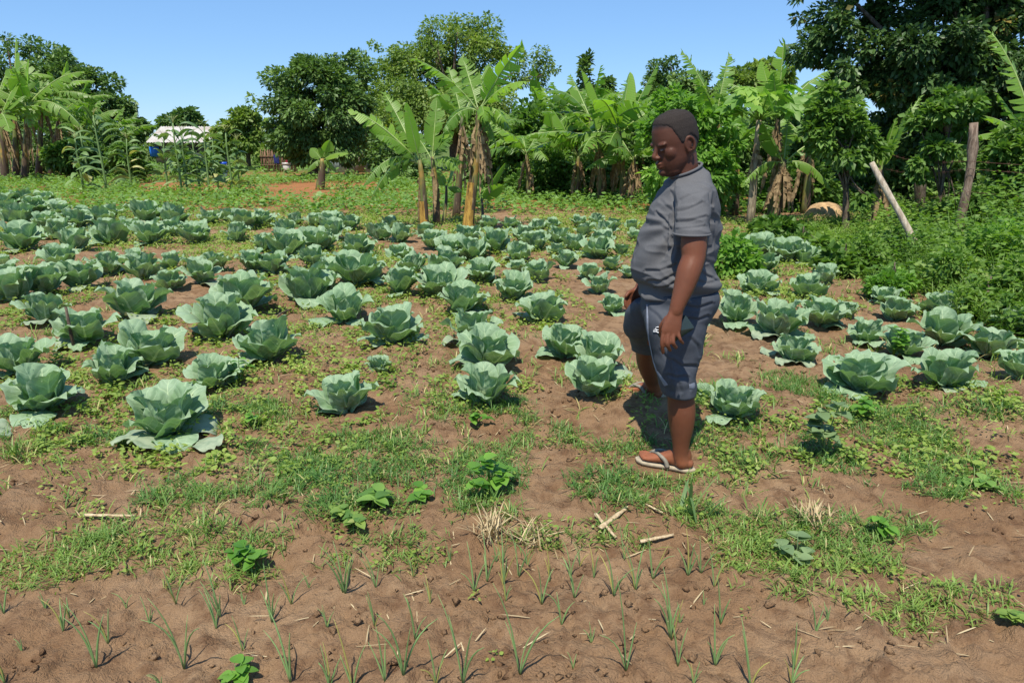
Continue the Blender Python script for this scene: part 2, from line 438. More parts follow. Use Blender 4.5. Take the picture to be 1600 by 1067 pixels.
tree('tree', 'brownish green treetop showing above the papaya crown', gb(1190, 50), 0.3, [(1175, 125, 50, 36, 30), (1215, 120, 50, 26, 24)], 4500, 0.30, OLIVE, 8, 'trees behind the field')
tree('tree', 'slender dark treetop between two upright banana leaves', gb(915, 40), 0.15, [(915, 120, 40, 12, 34), (945, 155, 40, 18, 26), (925, 165, 40, 24, 30)], 2600, 0.30, DARKLEAF, 9, 'trees behind the field')
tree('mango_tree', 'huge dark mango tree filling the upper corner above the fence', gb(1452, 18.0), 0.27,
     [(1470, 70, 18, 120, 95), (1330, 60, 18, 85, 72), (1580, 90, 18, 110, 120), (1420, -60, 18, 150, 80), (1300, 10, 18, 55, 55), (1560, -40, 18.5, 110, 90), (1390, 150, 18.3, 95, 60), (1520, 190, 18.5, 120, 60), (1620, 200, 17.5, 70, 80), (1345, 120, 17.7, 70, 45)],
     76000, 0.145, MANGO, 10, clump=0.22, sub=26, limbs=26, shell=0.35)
# leafy coffee-like saplings in front of the mango
tree('sapling', 'glossy leafy sapling on a bare stem beside the termite mound', gb(1330, 13.2), 0.06, [(1318, 180, 13.2, 40, 34), (1350, 222, 13.2, 34, 30), (1288, 205, 13.3, 26, 34), (1330, 255, 13.1, 30, 22), (1302, 150, 13.2, 20, 16), (1352, 318, 13.0, 13, 24)], 5200, 0.13, MIDLEAF, 11, 'saplings along the fence', shell=.1, clump=.34, sub=9, limbs=16)
tree('sapling', 'leafy sapling between the leaning pole and the upright fence post', gb(1470, 12.2), 0.04, [(1490, 165, 12.2, 36, 32), (1462, 225, 12.2, 32, 24), (1505, 205, 12.3, 24, 20), (1440, 265, 12.2, 20, 22), (1472, 320, 12.2, 20, 28), (1430, 190, 12.2, 16, 16)], 3800, 0.12, MIDLEAF, 12, 'saplings along the fence', shell=.1, clump=.34, sub=8, limbs=14)
tree('sapling', 'pale green bushy sapling in the corner past the upright fence post', gb(1590, 11.5), 0.05, [(1575, 260, 11.5, 40, 40), (1600, 220, 11.6, 40, 36), (1560, 310, 11.4, 40, 34), (1610, 300, 11.4, 40, 40)], 5600, 0.115, MIDLEAF, 13, 'saplings along the fence')
# bright leafy bush behind the man
tree('leafy_shrub', 'bright green tall leafy shrub directly behind the man\'s head', gb(1075, 17.0), 0.06, [(1060, 195, 17, 58, 44), (1110, 225, 17, 46, 56), (1020, 215, 17.2, 30, 34), (1080, 275, 16.8, 62, 52), (1050, 165, 17.2, 34, 26), (1130, 290, 16.7, 30, 44)], 11000, 0.15, BRIGHT, 14, 'shrubs under the banana row', sub=26, clump=.24, shell=.4)
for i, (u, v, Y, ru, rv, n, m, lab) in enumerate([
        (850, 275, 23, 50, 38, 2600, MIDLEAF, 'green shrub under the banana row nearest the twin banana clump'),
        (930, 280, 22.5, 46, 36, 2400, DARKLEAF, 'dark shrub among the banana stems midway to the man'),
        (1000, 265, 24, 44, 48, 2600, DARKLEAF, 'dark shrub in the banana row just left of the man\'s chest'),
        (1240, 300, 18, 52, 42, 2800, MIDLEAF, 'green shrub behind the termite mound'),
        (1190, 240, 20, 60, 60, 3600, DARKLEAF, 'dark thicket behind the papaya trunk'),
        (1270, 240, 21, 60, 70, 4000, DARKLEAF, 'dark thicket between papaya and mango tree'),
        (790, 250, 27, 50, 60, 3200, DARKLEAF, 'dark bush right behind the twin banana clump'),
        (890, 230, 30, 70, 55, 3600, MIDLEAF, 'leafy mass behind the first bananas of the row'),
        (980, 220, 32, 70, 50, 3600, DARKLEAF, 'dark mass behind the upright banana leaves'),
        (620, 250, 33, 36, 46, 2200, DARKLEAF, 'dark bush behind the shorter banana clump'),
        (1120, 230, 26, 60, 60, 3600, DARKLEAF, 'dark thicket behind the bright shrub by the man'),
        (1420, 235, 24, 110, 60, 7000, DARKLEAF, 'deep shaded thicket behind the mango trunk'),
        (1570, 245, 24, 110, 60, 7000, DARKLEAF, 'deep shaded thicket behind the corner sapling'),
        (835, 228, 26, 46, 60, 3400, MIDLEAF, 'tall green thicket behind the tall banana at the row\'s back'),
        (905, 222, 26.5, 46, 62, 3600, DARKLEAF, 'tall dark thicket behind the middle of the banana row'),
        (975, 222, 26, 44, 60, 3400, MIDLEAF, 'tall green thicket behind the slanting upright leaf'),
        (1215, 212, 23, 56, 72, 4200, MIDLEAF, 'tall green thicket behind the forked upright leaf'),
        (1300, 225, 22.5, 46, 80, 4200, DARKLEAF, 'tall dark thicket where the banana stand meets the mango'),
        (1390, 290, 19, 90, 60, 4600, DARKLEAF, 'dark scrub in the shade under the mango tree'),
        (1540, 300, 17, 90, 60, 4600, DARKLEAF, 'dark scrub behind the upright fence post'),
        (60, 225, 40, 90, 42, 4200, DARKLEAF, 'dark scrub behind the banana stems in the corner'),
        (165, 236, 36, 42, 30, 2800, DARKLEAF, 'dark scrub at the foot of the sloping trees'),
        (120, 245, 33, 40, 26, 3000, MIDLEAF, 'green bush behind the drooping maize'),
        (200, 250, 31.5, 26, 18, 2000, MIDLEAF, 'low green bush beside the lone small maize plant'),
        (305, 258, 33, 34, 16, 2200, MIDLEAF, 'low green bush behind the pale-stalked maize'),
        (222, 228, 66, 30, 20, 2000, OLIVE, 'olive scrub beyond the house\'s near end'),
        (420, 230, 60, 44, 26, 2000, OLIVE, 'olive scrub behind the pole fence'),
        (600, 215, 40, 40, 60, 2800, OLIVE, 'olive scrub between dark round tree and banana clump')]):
    tree('shrub', lab, gb(u, Y), 0.05, [(u, v, Y, ru, rv), (u - ru * .6, v + rv * .4, Y, ru * .6, rv * .6), (u + ru * .6, v + rv * .35, Y, ru * .6, rv * .65)], int(n * 1.7), 0.16 if Y < 26 else 0.22, m, 30 + i, 'shrubs under the banana row', cat='shrub', clump=0.4, sub=12, limbs=6)

# ---- banana plants
def banana_mats():
    m, nt, out = newmat('banana_leaf')
    at = N(nt, 'ShaderNodeAttribute', attribute_name='var')
    tc = N(nt, 'ShaderNodeTexCoord'); sp = N(nt, 'ShaderNodeSeparateXYZ'); nt.links.new(tc.outputs['UV'], sp.inputs[0])
    wv = mth(nt, 'SINE', mth(nt, 'MULTIPLY', sp.outputs[1], 230.0))
    n = tex(nt, 5, 4)
    c = mixc(nt, at.outputs['Fac'], (0.075, 0.165, 0.024), (0.215, 0.360, 0.042))
    c = mixc(nt, mth(nt, 'MULTIPLY', ramp(nt, wv, -1, 1), 0.35), c, (0.15, 0.25, 0.07))
    c = mixc(nt, mth(nt, 'MULTIPLY', ramp(nt, n, 0.62, 0.8), 0.5), c, (0.20, 0.24, 0.05))
    edge = ramp(nt, mth(nt, 'ABSOLUTE', mth(nt, 'SUBTRACT', sp.outputs[0], 0.5)), 0.47, 0.5)
    c = mixc(nt, mth(nt, 'MULTIPLY', edge, 0.6), c, (0.22, 0.17, 0.05))
    t = mixc(nt, 1.0, c, (2.0, 2.2, 0.8), 'MULTIPLY')
    surf(nt, out, c, 0.42, 0.4, bump(nt, wv, 0.25, 0.004), 0.42, t)
    rib = plain('banana_midrib', (0.24, 0.32, 0.10), 0.4, 0.4, 0.2)
    m2, nt, out = newmat('banana_dead_leaf')
    n = tex(nt, 9, 5)
    surf(nt, out, mixc(nt, ramp(nt, n, .3, .7), (0.13, 0.085, 0.045), (0.40, 0.29, 0.16)), 0.85, 0.15, bump(nt, n, .6, .03), 0.15, (0.3, 0.2, 0.1))
    m3, nt, out = newmat('banana_stem')
    c = N(nt, 'ShaderNodeTexCoord'); mp = N(nt, 'ShaderNodeMapping'); mp.inputs['Scale'].default_value = (1, 1, 0.16)
    nt.links.new(c.outputs['Object'], mp.inputs[0])
    n = tex(nt, 16, 4, vec=mp.outputs[0]); n2 = tex(nt, 2.2, 3); n3 = tex(nt, 7, 3, vec=mp.outputs[0])
    cc = mixc(nt, ramp(nt, n2, .45, .65), (0.13, 0.15, 0.045), (0.33, 0.20, 0.050))
    cc = mixc(nt, ramp(nt, n3, .40, .56), cc, (0.075, 0.050, 0.034))
    cc = mixc(nt, ramp(nt, n, .60, .74), cc, (0.38, 0.30, 0.18))
    surf(nt, out, cc, 0.6, 0.3, bump(nt, n, .5, .02))
    return m, rib, m2, m3
BLEAF, BRIB, BDEAD, BSTEM = banana_mats()

def banana_leaf(start, end, arch, W, roll, g, var, droop=0.45, tear=0.35, mats=None, nm='leaf', parent=None, rolled=0.0, nseg=20):
    a = np.array(start); e = np.array(end); L = np.linalg.norm(e - a)
    c = (a + e) / 2 + np.array([0, 0, 1.0]) * arch * L
    s = np.linspace(0, 1, nseg + 1)[:, None]
    mid = a * (1 - s) ** 2 + 2 * c * s * (1 - s) + e * s ** 2
    T = unit(np.gradient(mid, axis=0))
    ref = np.array([0, 0, 1.0]) + 0.001 * g.normal(size=3)
    Lat = np.cross(T, ref)
    bad = np.linalg.norm(Lat, axis=1) < 0.25
    ax = np.cross(unit(e - a), np.array([0.25, 1, 0.1])); 
    Lat[bad] = ax
    Lat = unit(Lat); Nn = np.cross(Lat, T)
    cr, sr = math.cos(roll), math.sin(roll)
    Lat, Nn = Lat * cr + Nn * sr, Nn * cr - Lat * sr
    b = MB()
    p0 = 0.12
    prof = lambda x: W * np.clip(np.sin(np.pi * np.clip((x - p0) / (1 - p0), 0, 1) ** 0.75), 0, 1) ** 0.55 * (1 - 0.25 * x)
    ss = s.ravel()
    for side in (-1, 1):
        jit = 0.0; dr = droop
        newgrp = True
        for i in range(nseg):
            if ss[i] < p0 - 0.03: continue
            if g.random() < tear * 1.6:
                newgrp = True
            if newgrp:
                dr = droop + g.normal() * 0.33 * (1 if tear > 0.05 else 0.2); cut0 = 0.012 + 0.06 * g.random(); newgrp = False
            else: cut0 = 0
            cut1 = 0.0
            pts = []; uvs = []
            for k, (j, cut) in enumerate(((i, cut0), (i + 1, -cut1))):
                w = prof(ss[j]); back = T[j] * L * cut
                sw = T[j] * w * 0.25                              # ribs sweep forward
                lat = Lat[j] * side
                q0 = mid[j] + Nn[j] * 0.004
                ang1 = -rolled * 1.2 + dr * 0.5; ang2 = -rolled * 2.0 + dr
                q1 = q0 + (lat * math.cos(ang1) - Nn[j] * math.sin(ang1)) * w * 0.5 + sw * 0.4 + back * 0.4
                q2 = q1 + (lat * math.cos(ang2) - Nn[j] * math.sin(ang2)) * w * 0.5 + sw * 0.6 + back
                pts += [q0, q1, q2]; uvs += [(0.5, ss[j]), (0.5 + side * .25, ss[j]), (0.5 + side * .5, ss[j])]
            Q = [(0, 1, 4, 3), (1, 2, 5, 4)] if side > 0 else [(0, 3, 4, 1), (1, 4, 5, 2)]
            b.add(pts, Q, None, uvs, var)
    V, q, t, uv = tube(mid[:-1], np.linspace(0.024, 0.006, nseg) * (L / 1.8), 5); b.add(V, q, t, uv, var, 1)
    return b.build(nm, mats or [BLEAF, BRIB], parent)

def banana(label, base, crown, r, leaves=(), nrand=7, seed=0, group='banana plants around the field', L=1.5, W=0.30, dead=3, young=0, erect=None):
    g = np.random.default_rng(100 + seed)
    base = Vector(base); crown = Vector(crown)
    root = thing('banana_plant', label, 'banana plant', base, 0, group)
    c = np.array(crown - base)
    s = np.linspace(0, 1, 9)
    pts = c[None] * s[:, None] + np.stack([np.sin(s * 3) * 0.03, np.zeros(9), np.zeros(9)], 1); pts[0, 2] -= 0.15
    b = MB(); V, q, t, uv = tube(pts, r * np.array([1.2, 1.05, .98, .9, .84, .78, .7, .6, .45]), 11); b.add(V, q, t, uv)
    b.build('pseudostem', [BSTEM], root)
    for (u, v, dY, arch, w, roll, vr, dr, tr) in leaves:
        e = np.array(P(u, v, crown.y + dY) - base)
        sgn = -1 if e[0] > c[0] else 1
        banana_leaf(c - np.array([0, 0, 0.08]), e, arch, w * 1.12, roll if abs(roll) > .6 else roll + .45 * sgn, g, vr, dr + .25, tr, parent=root)
    az = g.random() * 6.28
    for i in range(nrand):
        az += 2.4 + g.normal() * 0.3
        el = g.uniform(-0.1, 0.75) if i > 1 else g.uniform(0.8, 1.25)
        l = L * g.uniform(0.75, 1.15)
        e = c + np.array([math.cos(az) * math.cos(el), math.sin(az) * math.cos(el), math.sin(el) - 0.25]) * l
        e[2] = max(e[2], 0.3)
        banana_leaf(c - np.array([0, 0, 0.1]), e, g.uniform(0.18, 0.42) if i > 1 else g.uniform(.02, .12), W * g.uniform(.8, 1.1), g.normal() * 0.3, g, g.uniform(0.0, 0.7), g.uniform(0.5, 1.25), g.uniform(0.2, 0.55), parent=root)
    if erect:
        e = c + np.array([erect[0], erect[1], erect[2]])
        banana_leaf(c - np.array([0, 0, 0.1]), e, 0.02, W * 0.8, 0.6, g, 0.95, 0.0, 0.03, parent=root, rolled=0.35)
    for i in range(dead):
        az = g.random() * 6.28; l = min(c[2] * 0.75, L * g.uniform(0.6, 1.0))
        st = c * g.uniform(0.85, 0.98); o = np.array([math.cos(az), math.sin(az), 0])
        e = st + o * (r + 0.10 + 0.12 * g.random()) - np.array([0, 0, l])
        banana_leaf(st, e, 0.15, 0.10, g.random() * 3, g, 0.5, 1.0, 0.5, [BDEAD, BDEAD], 'dead_leaf', root, nseg=9)
    return root
def bp(u, v): return G(u, v)
# the twin clump standing in the field
b0 = bp(731, 360); Yc = b0.y
banana('tallest banana plant of the field clump with yellow stem base and huge torn leaves', b0, P(748, 168, Yc), 0.092, [
    (817, 68, -0.1, 0.10, 0.30, 0.9, 0.95, 0.35, 0.30), (645, 92, -0.2, 0.20, 0.32, -0.5, 0.50, 0.45, 0.45), (822, 128, -0.6, 0.26, 0.28, 0.2, 0.85, 0.7, 0.4),
    (790, 190, -0.5, 0.42, 0.28, 0.0, 0.75, 0.9, 0.3), (692, 205, -0.5, 0.40, 0.26, 0.0, 0.25, 0.9, 0.35), (758, 190, -0.8, 0.42, 0.26, 0.3, 0.65, 0.9, 0.3),
    (722, 88, 0.5, 0.05, 0.24, 0.2, 0.45, 0.3, 0.4), (800, 205, 0.5, 0.3, 0.27, 0.2, 0.15, 0.8, 0.4), (700, 185, 0.6, 0.3, 0.27, 0.0, 0.05, 0.7, 0.4), (775, 225, 0.0, 0.45, 0.22, 0.1, 0.1, 1.0, 0.4)], 0, 1, dead=8)
def sheath(root, c, r, h, col):
    s = np.linspace(0, 1, 6); pts = np.array(c)[None] * s[:, None] * h; pts[0, 2] -= .05
    b = MB(); V, q, t, uv = tube(pts, r * np.array([1.3, 1.2, 1.12, 1.08, 1.02, .96]), 11, False); b.add(V, q, t, uv); b.build('dry_sheath', [col], root)
YSH = bark_mat('yellow_sheath', (.20, .11, .03), (.50, .31, .07))
sheath(bpy.data.objects['banana_plant'], P(748, 168, Yc) - b0, .092, .40, YSH)
b1 = bp(664, 358)
banana('shorter banana plant of the field clump with a bright upright leaf', b1, P(655, 250, b1.y - .1), 0.075, [
    (543, 172, 0.0, 0.20, 0.24, 0.3, 0.80, 0.6, 0.30), (588, 212, -0.4, 0.30, 0.24, 0.0, 0.30, 0.8, 0.3), (567, 292, -0.4, 0.52, 0.22, 0.0, 0.22, 0.9, 0.3), (580, 312, 0.1, 0.5, 0.2, 0.4, 0.2, 0.9, 0.3),
    (600, 145, 0.6, 0.10, 0.22, 0.5, 0.45, 0.4, 0.4)], 0, 2, dead=1)
banana_leaf(P(655, 250, b1.y - .12) - b1, P(634, 160, b1.y - .35) - b1, -0.05, 0.22, 1.45, np.random.default_rng(3), 0.98, 0.05, 0.02, parent=bpy.data.objects['banana_plant.001'] if 'banana_plant.001' in bpy.data.objects else None)
sheath(bpy.data.objects['banana_plant.001'], P(655, 250, b1.y - .1) - b1, .075, .42, YSH)
b2 = bp(682, 352)
banana('middle banana plant of the field clump with brown stem and spreading leaves', b2, P(675, 245, b2.y), 0.075, [
    (718, 268, -0.4, 0.35, 0.2, 0.0, 0.6, 0.8, 0.3), (725, 255, 0.2, 0.3, 0.2, 0.2, 0.3, 0.7, 0.3), (683, 152, 0.3, 0.05, 0.24, 0.5, 0.35, 0.2, 0.2), (712, 175, 0.5, 0.12, 0.25, 0.9, 0.75, 0.3, 0.3), (705, 215, 0.0, 0.3, 0.22, 0.2, 0.1, 0.8, 0.3), (640, 205, 0.4, .2, .22, .1, .2, .6, .4)], 0, 3, dead=2)
b3 = bp(692, 350)
banana('thin banana sucker with dark leaves between the two clump stems', b3, P(697, 290, b3.y + .2), 0.04, [(715, 240, .1, .05, .16, .4, .35, .2, .1), (722, 300, -.2, .4, .15, 0, .15, .6, .1), (678, 265, .2, .2, .15, .2, .3, .4, .1)], 0, 4, dead=0)
b4 = bp(752, 352)
banana('low banana sucker with wide leaves right of the yellow stem', b4, P(752, 310, b4.y + .3), 0.035, [(790, 255, .2, .1, .16, .7, .15, .2, .05), (786, 290, -.2, .15, .17, .8, .6, .1, .05), (735, 255, .3, .1, .14, .3, .2, .3, .1)], 0, 5, dead=0)
b5 = bp(712, 340)
banana('second tall banana stem behind the yellow one, hung with brown leaves', b5, P(722, 180, b5.y), 0.085, [(668, 140, 0.3, 0.15, .26, .1, .25, .5, .4), (700, 105, .5, .1, .26, .4, .4, .4, .4), (765, 100, .6, .08, .26, .3, .3, .3, .4)], 2, 6, dead=5)
# row behind, towards the man
row = [(868, 306, 870, 245, 6, 1.5, 'star-shaped banana plant with pale drooping leaves at the head of the row', None),
       (842, 300, 838, 215, 7, 1.6, 'banana plant of the row nearest the field clump', None),
       (938, 318, 936, 215, 6, 1.5, 'banana plant with a tall rolled leaf standing upright over the row', (-0.55, 0.0, 1.75)),
       (972, 316, 968, 205, 7, 1.5, 'banana plant with a slanting upright leaf just before the man', (0.25, 0.2, 1.55)),
       (905, 300, 900, 205, 7, 1.6, 'banana plant deep in the row behind the rolled-leaf one', None),
       (1000, 305, 1000, 210, 7, 1.5, 'banana plant half hidden by the man\'s face', None),
       (812, 296, 806, 225, 6, 1.4, 'banana plant behind the field clump with greyish stem', None),
       (885, 292, 882, 190, 8, 1.6, 'banana plant at the back of the row with wide overlapping leaves', None),
       (952, 294, 955, 190, 8, 1.6, 'banana plant at the back between the two upright leaves', None),
       (850, 290, 846, 180, 8, 1.6, 'tall banana plant at the back, nearest the olive tree', None),
       (1020, 300, 1022, 195, 8, 1.5, 'banana plant at the back, hidden by the man\'s head', None),
       (826, 312, 822, 235, 6, 1.1, 'low banana plant at the foot of the row nearest the field clump', None),
       (900, 316, 903, 240, 6, 1.2, 'low banana plant between star-shaped and rolled-leaf ones', None),
       (985, 318, 990, 245, 6, 1.1, 'low banana plant at the man\'s chest with drooping leaves', None),
       (920, 302, 922, 180, 8, 1.5, 'high-crowned banana plant right behind the rolled leaf', None),
       (990, 300, 985, 180, 8, 1.5, 'high-crowned banana plant behind the slanting leaf', None)]
for i, (u, v, cu, cv, n, L, lab, er) in enumerate(row):
    b = bp(u, v); banana(lab, b, P(cu, cv, b.y), 0.085, (), n + 3, 20 + i, L=L * 1.35, W=0.42, dead=8, erect=er)
# right-hand stand
b = bp(1178, 352)
banana('banana plant behind the papaya with a bright forked upright leaf', bp(1205, 345), P(1215, 185, 15), 0.10, [
    (1225, 62, .2, .05, .27, 1.0, .95, .2, .2), (1190, 95, .2, .0, .26, .9, .85, .2, .2), (1330, 130, .1, .25, .27, 0, .35, .6, .3), (1300, 110, .4, .25, .25, .2, .45, .6, .4), (1275, 170, -.4, .3, .26, .4, .5, .6, .3), (1135, 130, .6, .2, .26, .1, .35, .6, .4)], 2, 40, dead=6)
banana('banana plant with a leaf waving above the bright shrub', gb(1125, 18), P(1120, 175, 18), 0.10, [(1065, 80, .2, .15, .27, .3, .4, .5, .4), (1140, 85, .3, .12, .26, .4, .6, .5, .4), (1030, 150, .3, .25, .25, .1, .3, .6, .4)], 3, 41, dead=4)
banana('banana plant with shaggy brown trunk beside the termite mound', bp(1208, 350), P(1225, 250, 14.6), 0.10, [(1330, 215, .2, .3, .24, .2, .35, .7, .3), (1300, 300, -.2, .45, .2, .2, .45, .8, .3), (1160, 290, -.3, .4, .2, 0, .5, .8, .3)], 2, 42, dead=8)
banana('banana plant with bright green leaf pointing up past the leaning pole', gb(1365, 13.6), P(1375, 265, 13.6), 0.07, [(1420, 170, 0, .02, .2, .9, .9, .15, .15), (1400, 185, -.1, .05, .15, .2, .8, .3, .2), (1440, 150, .3, .15, .13, 0, .55, .7, .6), (1345, 150, .3, .1, .13, 0, .6, .7, .6), (1308, 175, .2, .2, .2, 0, .35, .6, .3)], 0, 43, dead=2)
banana('banana plant past the upright post with pale flat leaves', gb(1640, 13), P(1625, 230, 13), 0.09, [(1545, 48, .2, .2, .30, .2, .75, .5, .55), (1525, 180, 0, .2, .26, -.1, .5, .5, .2), (1520, 215, -.2, .25, .26, -.2, .5, .6, .2), (1690, 120, 0, .2, .3, 0, .5, .5, .4)], 1, 44, dead=2)
banana('banana plant with drooping leaves between termite mound and papaya', gb(1262, 17), P(1262, 215, 17), 0.10, (), 9, 45, L=1.6, W=.34, dead=5)
banana('banana plant in the shade left of the papaya trunk', gb(1150, 17.5), P(1150, 225, 17.5), 0.10, (), 8, 46, L=1.5, W=.32, dead=5)
# left corner clump
lc = [(38, 286, 42, 165, 0.13, 'fat banana stem in the corner clump with a bright central shoot', [(45, 92, .2, .02, .3, .9, .95, .1, .1), (85, 130, .4, .2, .46, .1, .45, .5, .3), (10, 155, -.4, .3, .46, 0, .45, .7, .3), (18, 118, .5, .15, .46, 0, .4, .5, .4), (130, 202, -.5, .45, .46, 0, .45, .8, .25), (130, 112, -.3, .2, .46, 0, .5, .7, .4), (45, 200, -.6, .5, .46, 0, .4, .9, .3)], 2),
      (8, 288, 0, 180, 0.14, 'banana stem with yellow foot at the very edge of the picture', [(-40, 120, 0, .2, .3, 0, .4, .6, .3), (40, 150, .4, .2, .3, 0, .3, .6, .3)], 4),
      (25, 284, 22, 175, 0.12, 'dark banana stem between the two outermost corner stems', [(25, 55, 1, .03, .28, .8, .5, .1, .1), (60, 110, .8, .15, .3, .1, .3, .5, .4)], 4),
      (78, 276, 92, 178, 0.11, 'slim leaning banana stem right of the fat corner stem', [(105, 95, .4, .05, .28, .8, .8, .2, .2), (160, 150, -.3, .2, .3, .1, .4, .6, .4), (150, 190, .2, .35, .3, 0, .4, .8, .4)], 4),
      (128, 276, 132, 205, 0.11, 'leaning banana plant just beyond the corner clump', [(185, 175, .2, .25, .4, 0, .35, .7, .4)], 6),
      (158, 275, 162, 208, 0.10, 'banana plant behind the tall pale maize', [(215, 200, 0, .3, .4, 0, .4, .7, .4)], 6),
      (190, 272, 192, 214, 0.10, 'last banana plant before the house', [], 7),
      (60, 282, 64, 150, 0.12, 'tall banana plant rearing up in the middle of the corner clump', [(30, 95, .4, .1, .42, .5, .5, .4, .3), (120, 130, .2, .2, .42, .1, .35, .6, .4)], 6),
      (-6, 284, -4, 150, 0.12, 'tall banana crown at the very corner', [(40, 100, .3, .15, .42, .2, .4, .5, .4)], 6),
      (112, 272, 118, 165, 0.11, 'high banana crown rising behind the corner clump', [(175, 150, .2, .25, .4, 0, .4, .7, .4)], 6),
      (96, 274, 112, 190, 0.10, 'banana stem at the inner end of the corner clump', [(190, 195, -.3, .25, .28, 0, .4, .7, .4), (165, 160, .2, .2, .28, 0, .45, .6, .4)], 4)]
for i, (u, v, cu, cv, r, lab, lv, n) in enumerate(lc):
    b = bp(u, v); banana(lab, b, P(cu, cv, b.y), r * 1.15, lv, n + 2, 60 + i, L=2.4, W=0.46, dead=5)
b = gb(500, 27)
banana('young dark-stemmed banana plant in front of the round tree with a dry folded leaf', b, P(503, 248, 27), 0.16, [(515, 220, 0, .1, .3, .8, .45, .2, .1), (485, 232, .2, .2, .26, .4, .3, .5, .1), (545, 240, -.4, .2, .32, .2, .6, .3, .05), (480, 270, -.3, .4, .2, 0, .3, .6, .1), (525, 268, -.2, .4, .2, 0, .3, .6, .1)], 0, 70, dead=1, L=0.9, W=0.2)

# ---- papaya
def papaya():
    g = np.random.default_rng(8); base = bp(1172, 352); Y = base.y
    root = thing('papaya_tree', 'slim papaya tree with lobed bright leaves and a brown leaf-hung trunk', 'papaya tree', base)
    c = np.array(P(1186, 188, Y) - base)
    s = np.linspace(0, 1, 7); b = MB(); V, q, t, uv = tube(c[None] * s[:, None] + np.array([[0, 0, -.1]]) * (s[:, None] == 0), 0.075 * (1.2 - .5 * s), 9); b.add(V, q, t, uv); b.build('trunk', [bark_mat('papaya_bark', (.16, .13, .09), (.36, .30, .2))], root)
    for i in range(22):
        az = i * 2.4; el = 0.15 + 0.9 * g.random(); l = g.uniform(0.45, 0.85)
        d = np.array([math.cos(az) * math.cos(el), math.sin(az) * math.cos(el), math.sin(el)])
        e = c + d * l
        b = MB(); V, q, t, uv = tube([c, (c + e) / 2 + np.array([0, 0, .03]), e], [.014, .01, .007], 5); b.add(V, q, t, uv, .9)
        # palmate blade: seven lobes
        D0 = unit(np.array([d[0], d[1], -0.15])); up = unit(np.array([0, 0, 1]) + 0.4 * g.normal(size=3)); Sd = unit(np.cross(up, D0))
        n = 7; ang = np.linspace(-2.2, 2.2, n); LD = np.cos(ang)[:, None] * D0 + np.sin(ang)[:, None] * Sd
        R = 0.34 * (0.75 + .25 * np.cos(ang)) * g.uniform(.8, 1.15)
        V, Q, uv, vr = leafset(np.repeat(e[None], n, 0), LD, np.repeat(up[None], n, 0), R, R * .26, np.full(n, g.uniform(.2, 1)), .15, .25)
        b.add(V, Q, None, uv, vr); b.build('leaf', [BRIGHT], root, smooth=False)
    for i in range(5):
        az = g.random() * 6.28; st = c * g.uniform(.75, .98); l = g.uniform(.5, .95)
        banana_leaf(st, st + np.array([math.cos(az) * .16, math.sin(az) * .16, -l]), .15, .08, g.random() * 3, g, .5, 1., .5, [BDEAD, BDEAD], 'dead_leaf', root, nseg=8)
papaya()

# ---- maize in front of the house
MAIZE = foliage('maize_leaf', (0.08, 0.155, 0.055), (0.19, 0.29, 0.10), (0.36, 0.36, 0.14), transl=0.25, cf=(.9, .97))
def maize(base, h, label, seed, lean=0.0):
    g = np.random.default_rng(300 + seed)
    root = thing('maize_plant', label, 'maize plant', base, 0, 'maize in front of the house')
    s = np.linspace(0, 1, 6)
    pts = np.stack([lean * s ** 2 * h + .02 * np.sin(s * 6), .0 * s, s * h - .05], 1)
    b = MB(); V, q, t, uv = tube(pts, .042 - .022 * s, 7); b.add(V, q, t, uv, .8); b.build('stalk', [MAIZE], root)
    az = g.random() * 6
    for i in range(15):
        az += math.pi + g.normal() * .4; k = .10 + .84 * i / 15; st = np.array([np.interp(k, s, pts[:, 0]), 0, k * h])
        l = h * g.uniform(.34, .5); e = st + np.array([math.cos(az) * l * .75, math.sin(az) * l * .75, l * g.uniform(-.15, .45)])
        banana_leaf(st, e, g.uniform(.35, .7), .095, g.normal() * .5, g, min(1, max(0, g.normal() * .25 + .45 + (.4 if i < 3 else 0))), g.uniform(-.3, .9), 0.0, [MAIZE, MAIZE], 'leaf', root, nseg=9)
    b = MB()
    for k in range(7):
        a = g.random() * 6.28; tp = pts[-1]; V, q, t, uv = tube([tp, tp + np.array([math.cos(a) * .08, math.sin(a) * .08, .16]), tp + np.array([math.cos(a) * .18, math.sin(a) * .18, .24])], [.008, .006, .003], 4); b.add(V, q, t, uv, .95)
    b.build('tassel', [MAIZE], root)
for i, (u, v, tv, le, lab) in enumerate([(131, 304, 215, 0, 'drooping maize plant nearest the corner bananas'), (143, 303, 205, -.03, 'yellowing maize plant second from the corner bananas'),
        (167, 306, 178, -.02, 'tall maize plant with pale stalk standing left of the house'), (205, 296, 215, .05, 'lone small maize plant below the blue door'),
        (262, 300, 212, .06, 'maize plant leaning over the middle of the roof'), (284, 305, 190, 0, 'pale-stalked maize plant in front of the tin roof'), (293, 304, 205, .03, 'maize plant close behind the pale-stalked one'),
        (312, 302, 210, -.02, 'maize plant under the roof\'s middle'), (327, 305, 197, .04, 'maize plant at the roof\'s gable end'), (341, 300, 215, .0, 'maize plant just outside the gable end'),
        (363, 306, 205, .0, 'dark maize plant beside the blue and white bucket'), (374, 304, 218, .05, 'rightmost maize plant of the stand')]):
    b = bp(u, v); hh = (P(u, tv, b.y).z - b.z)
    maize(b, hh, lab, i, le)

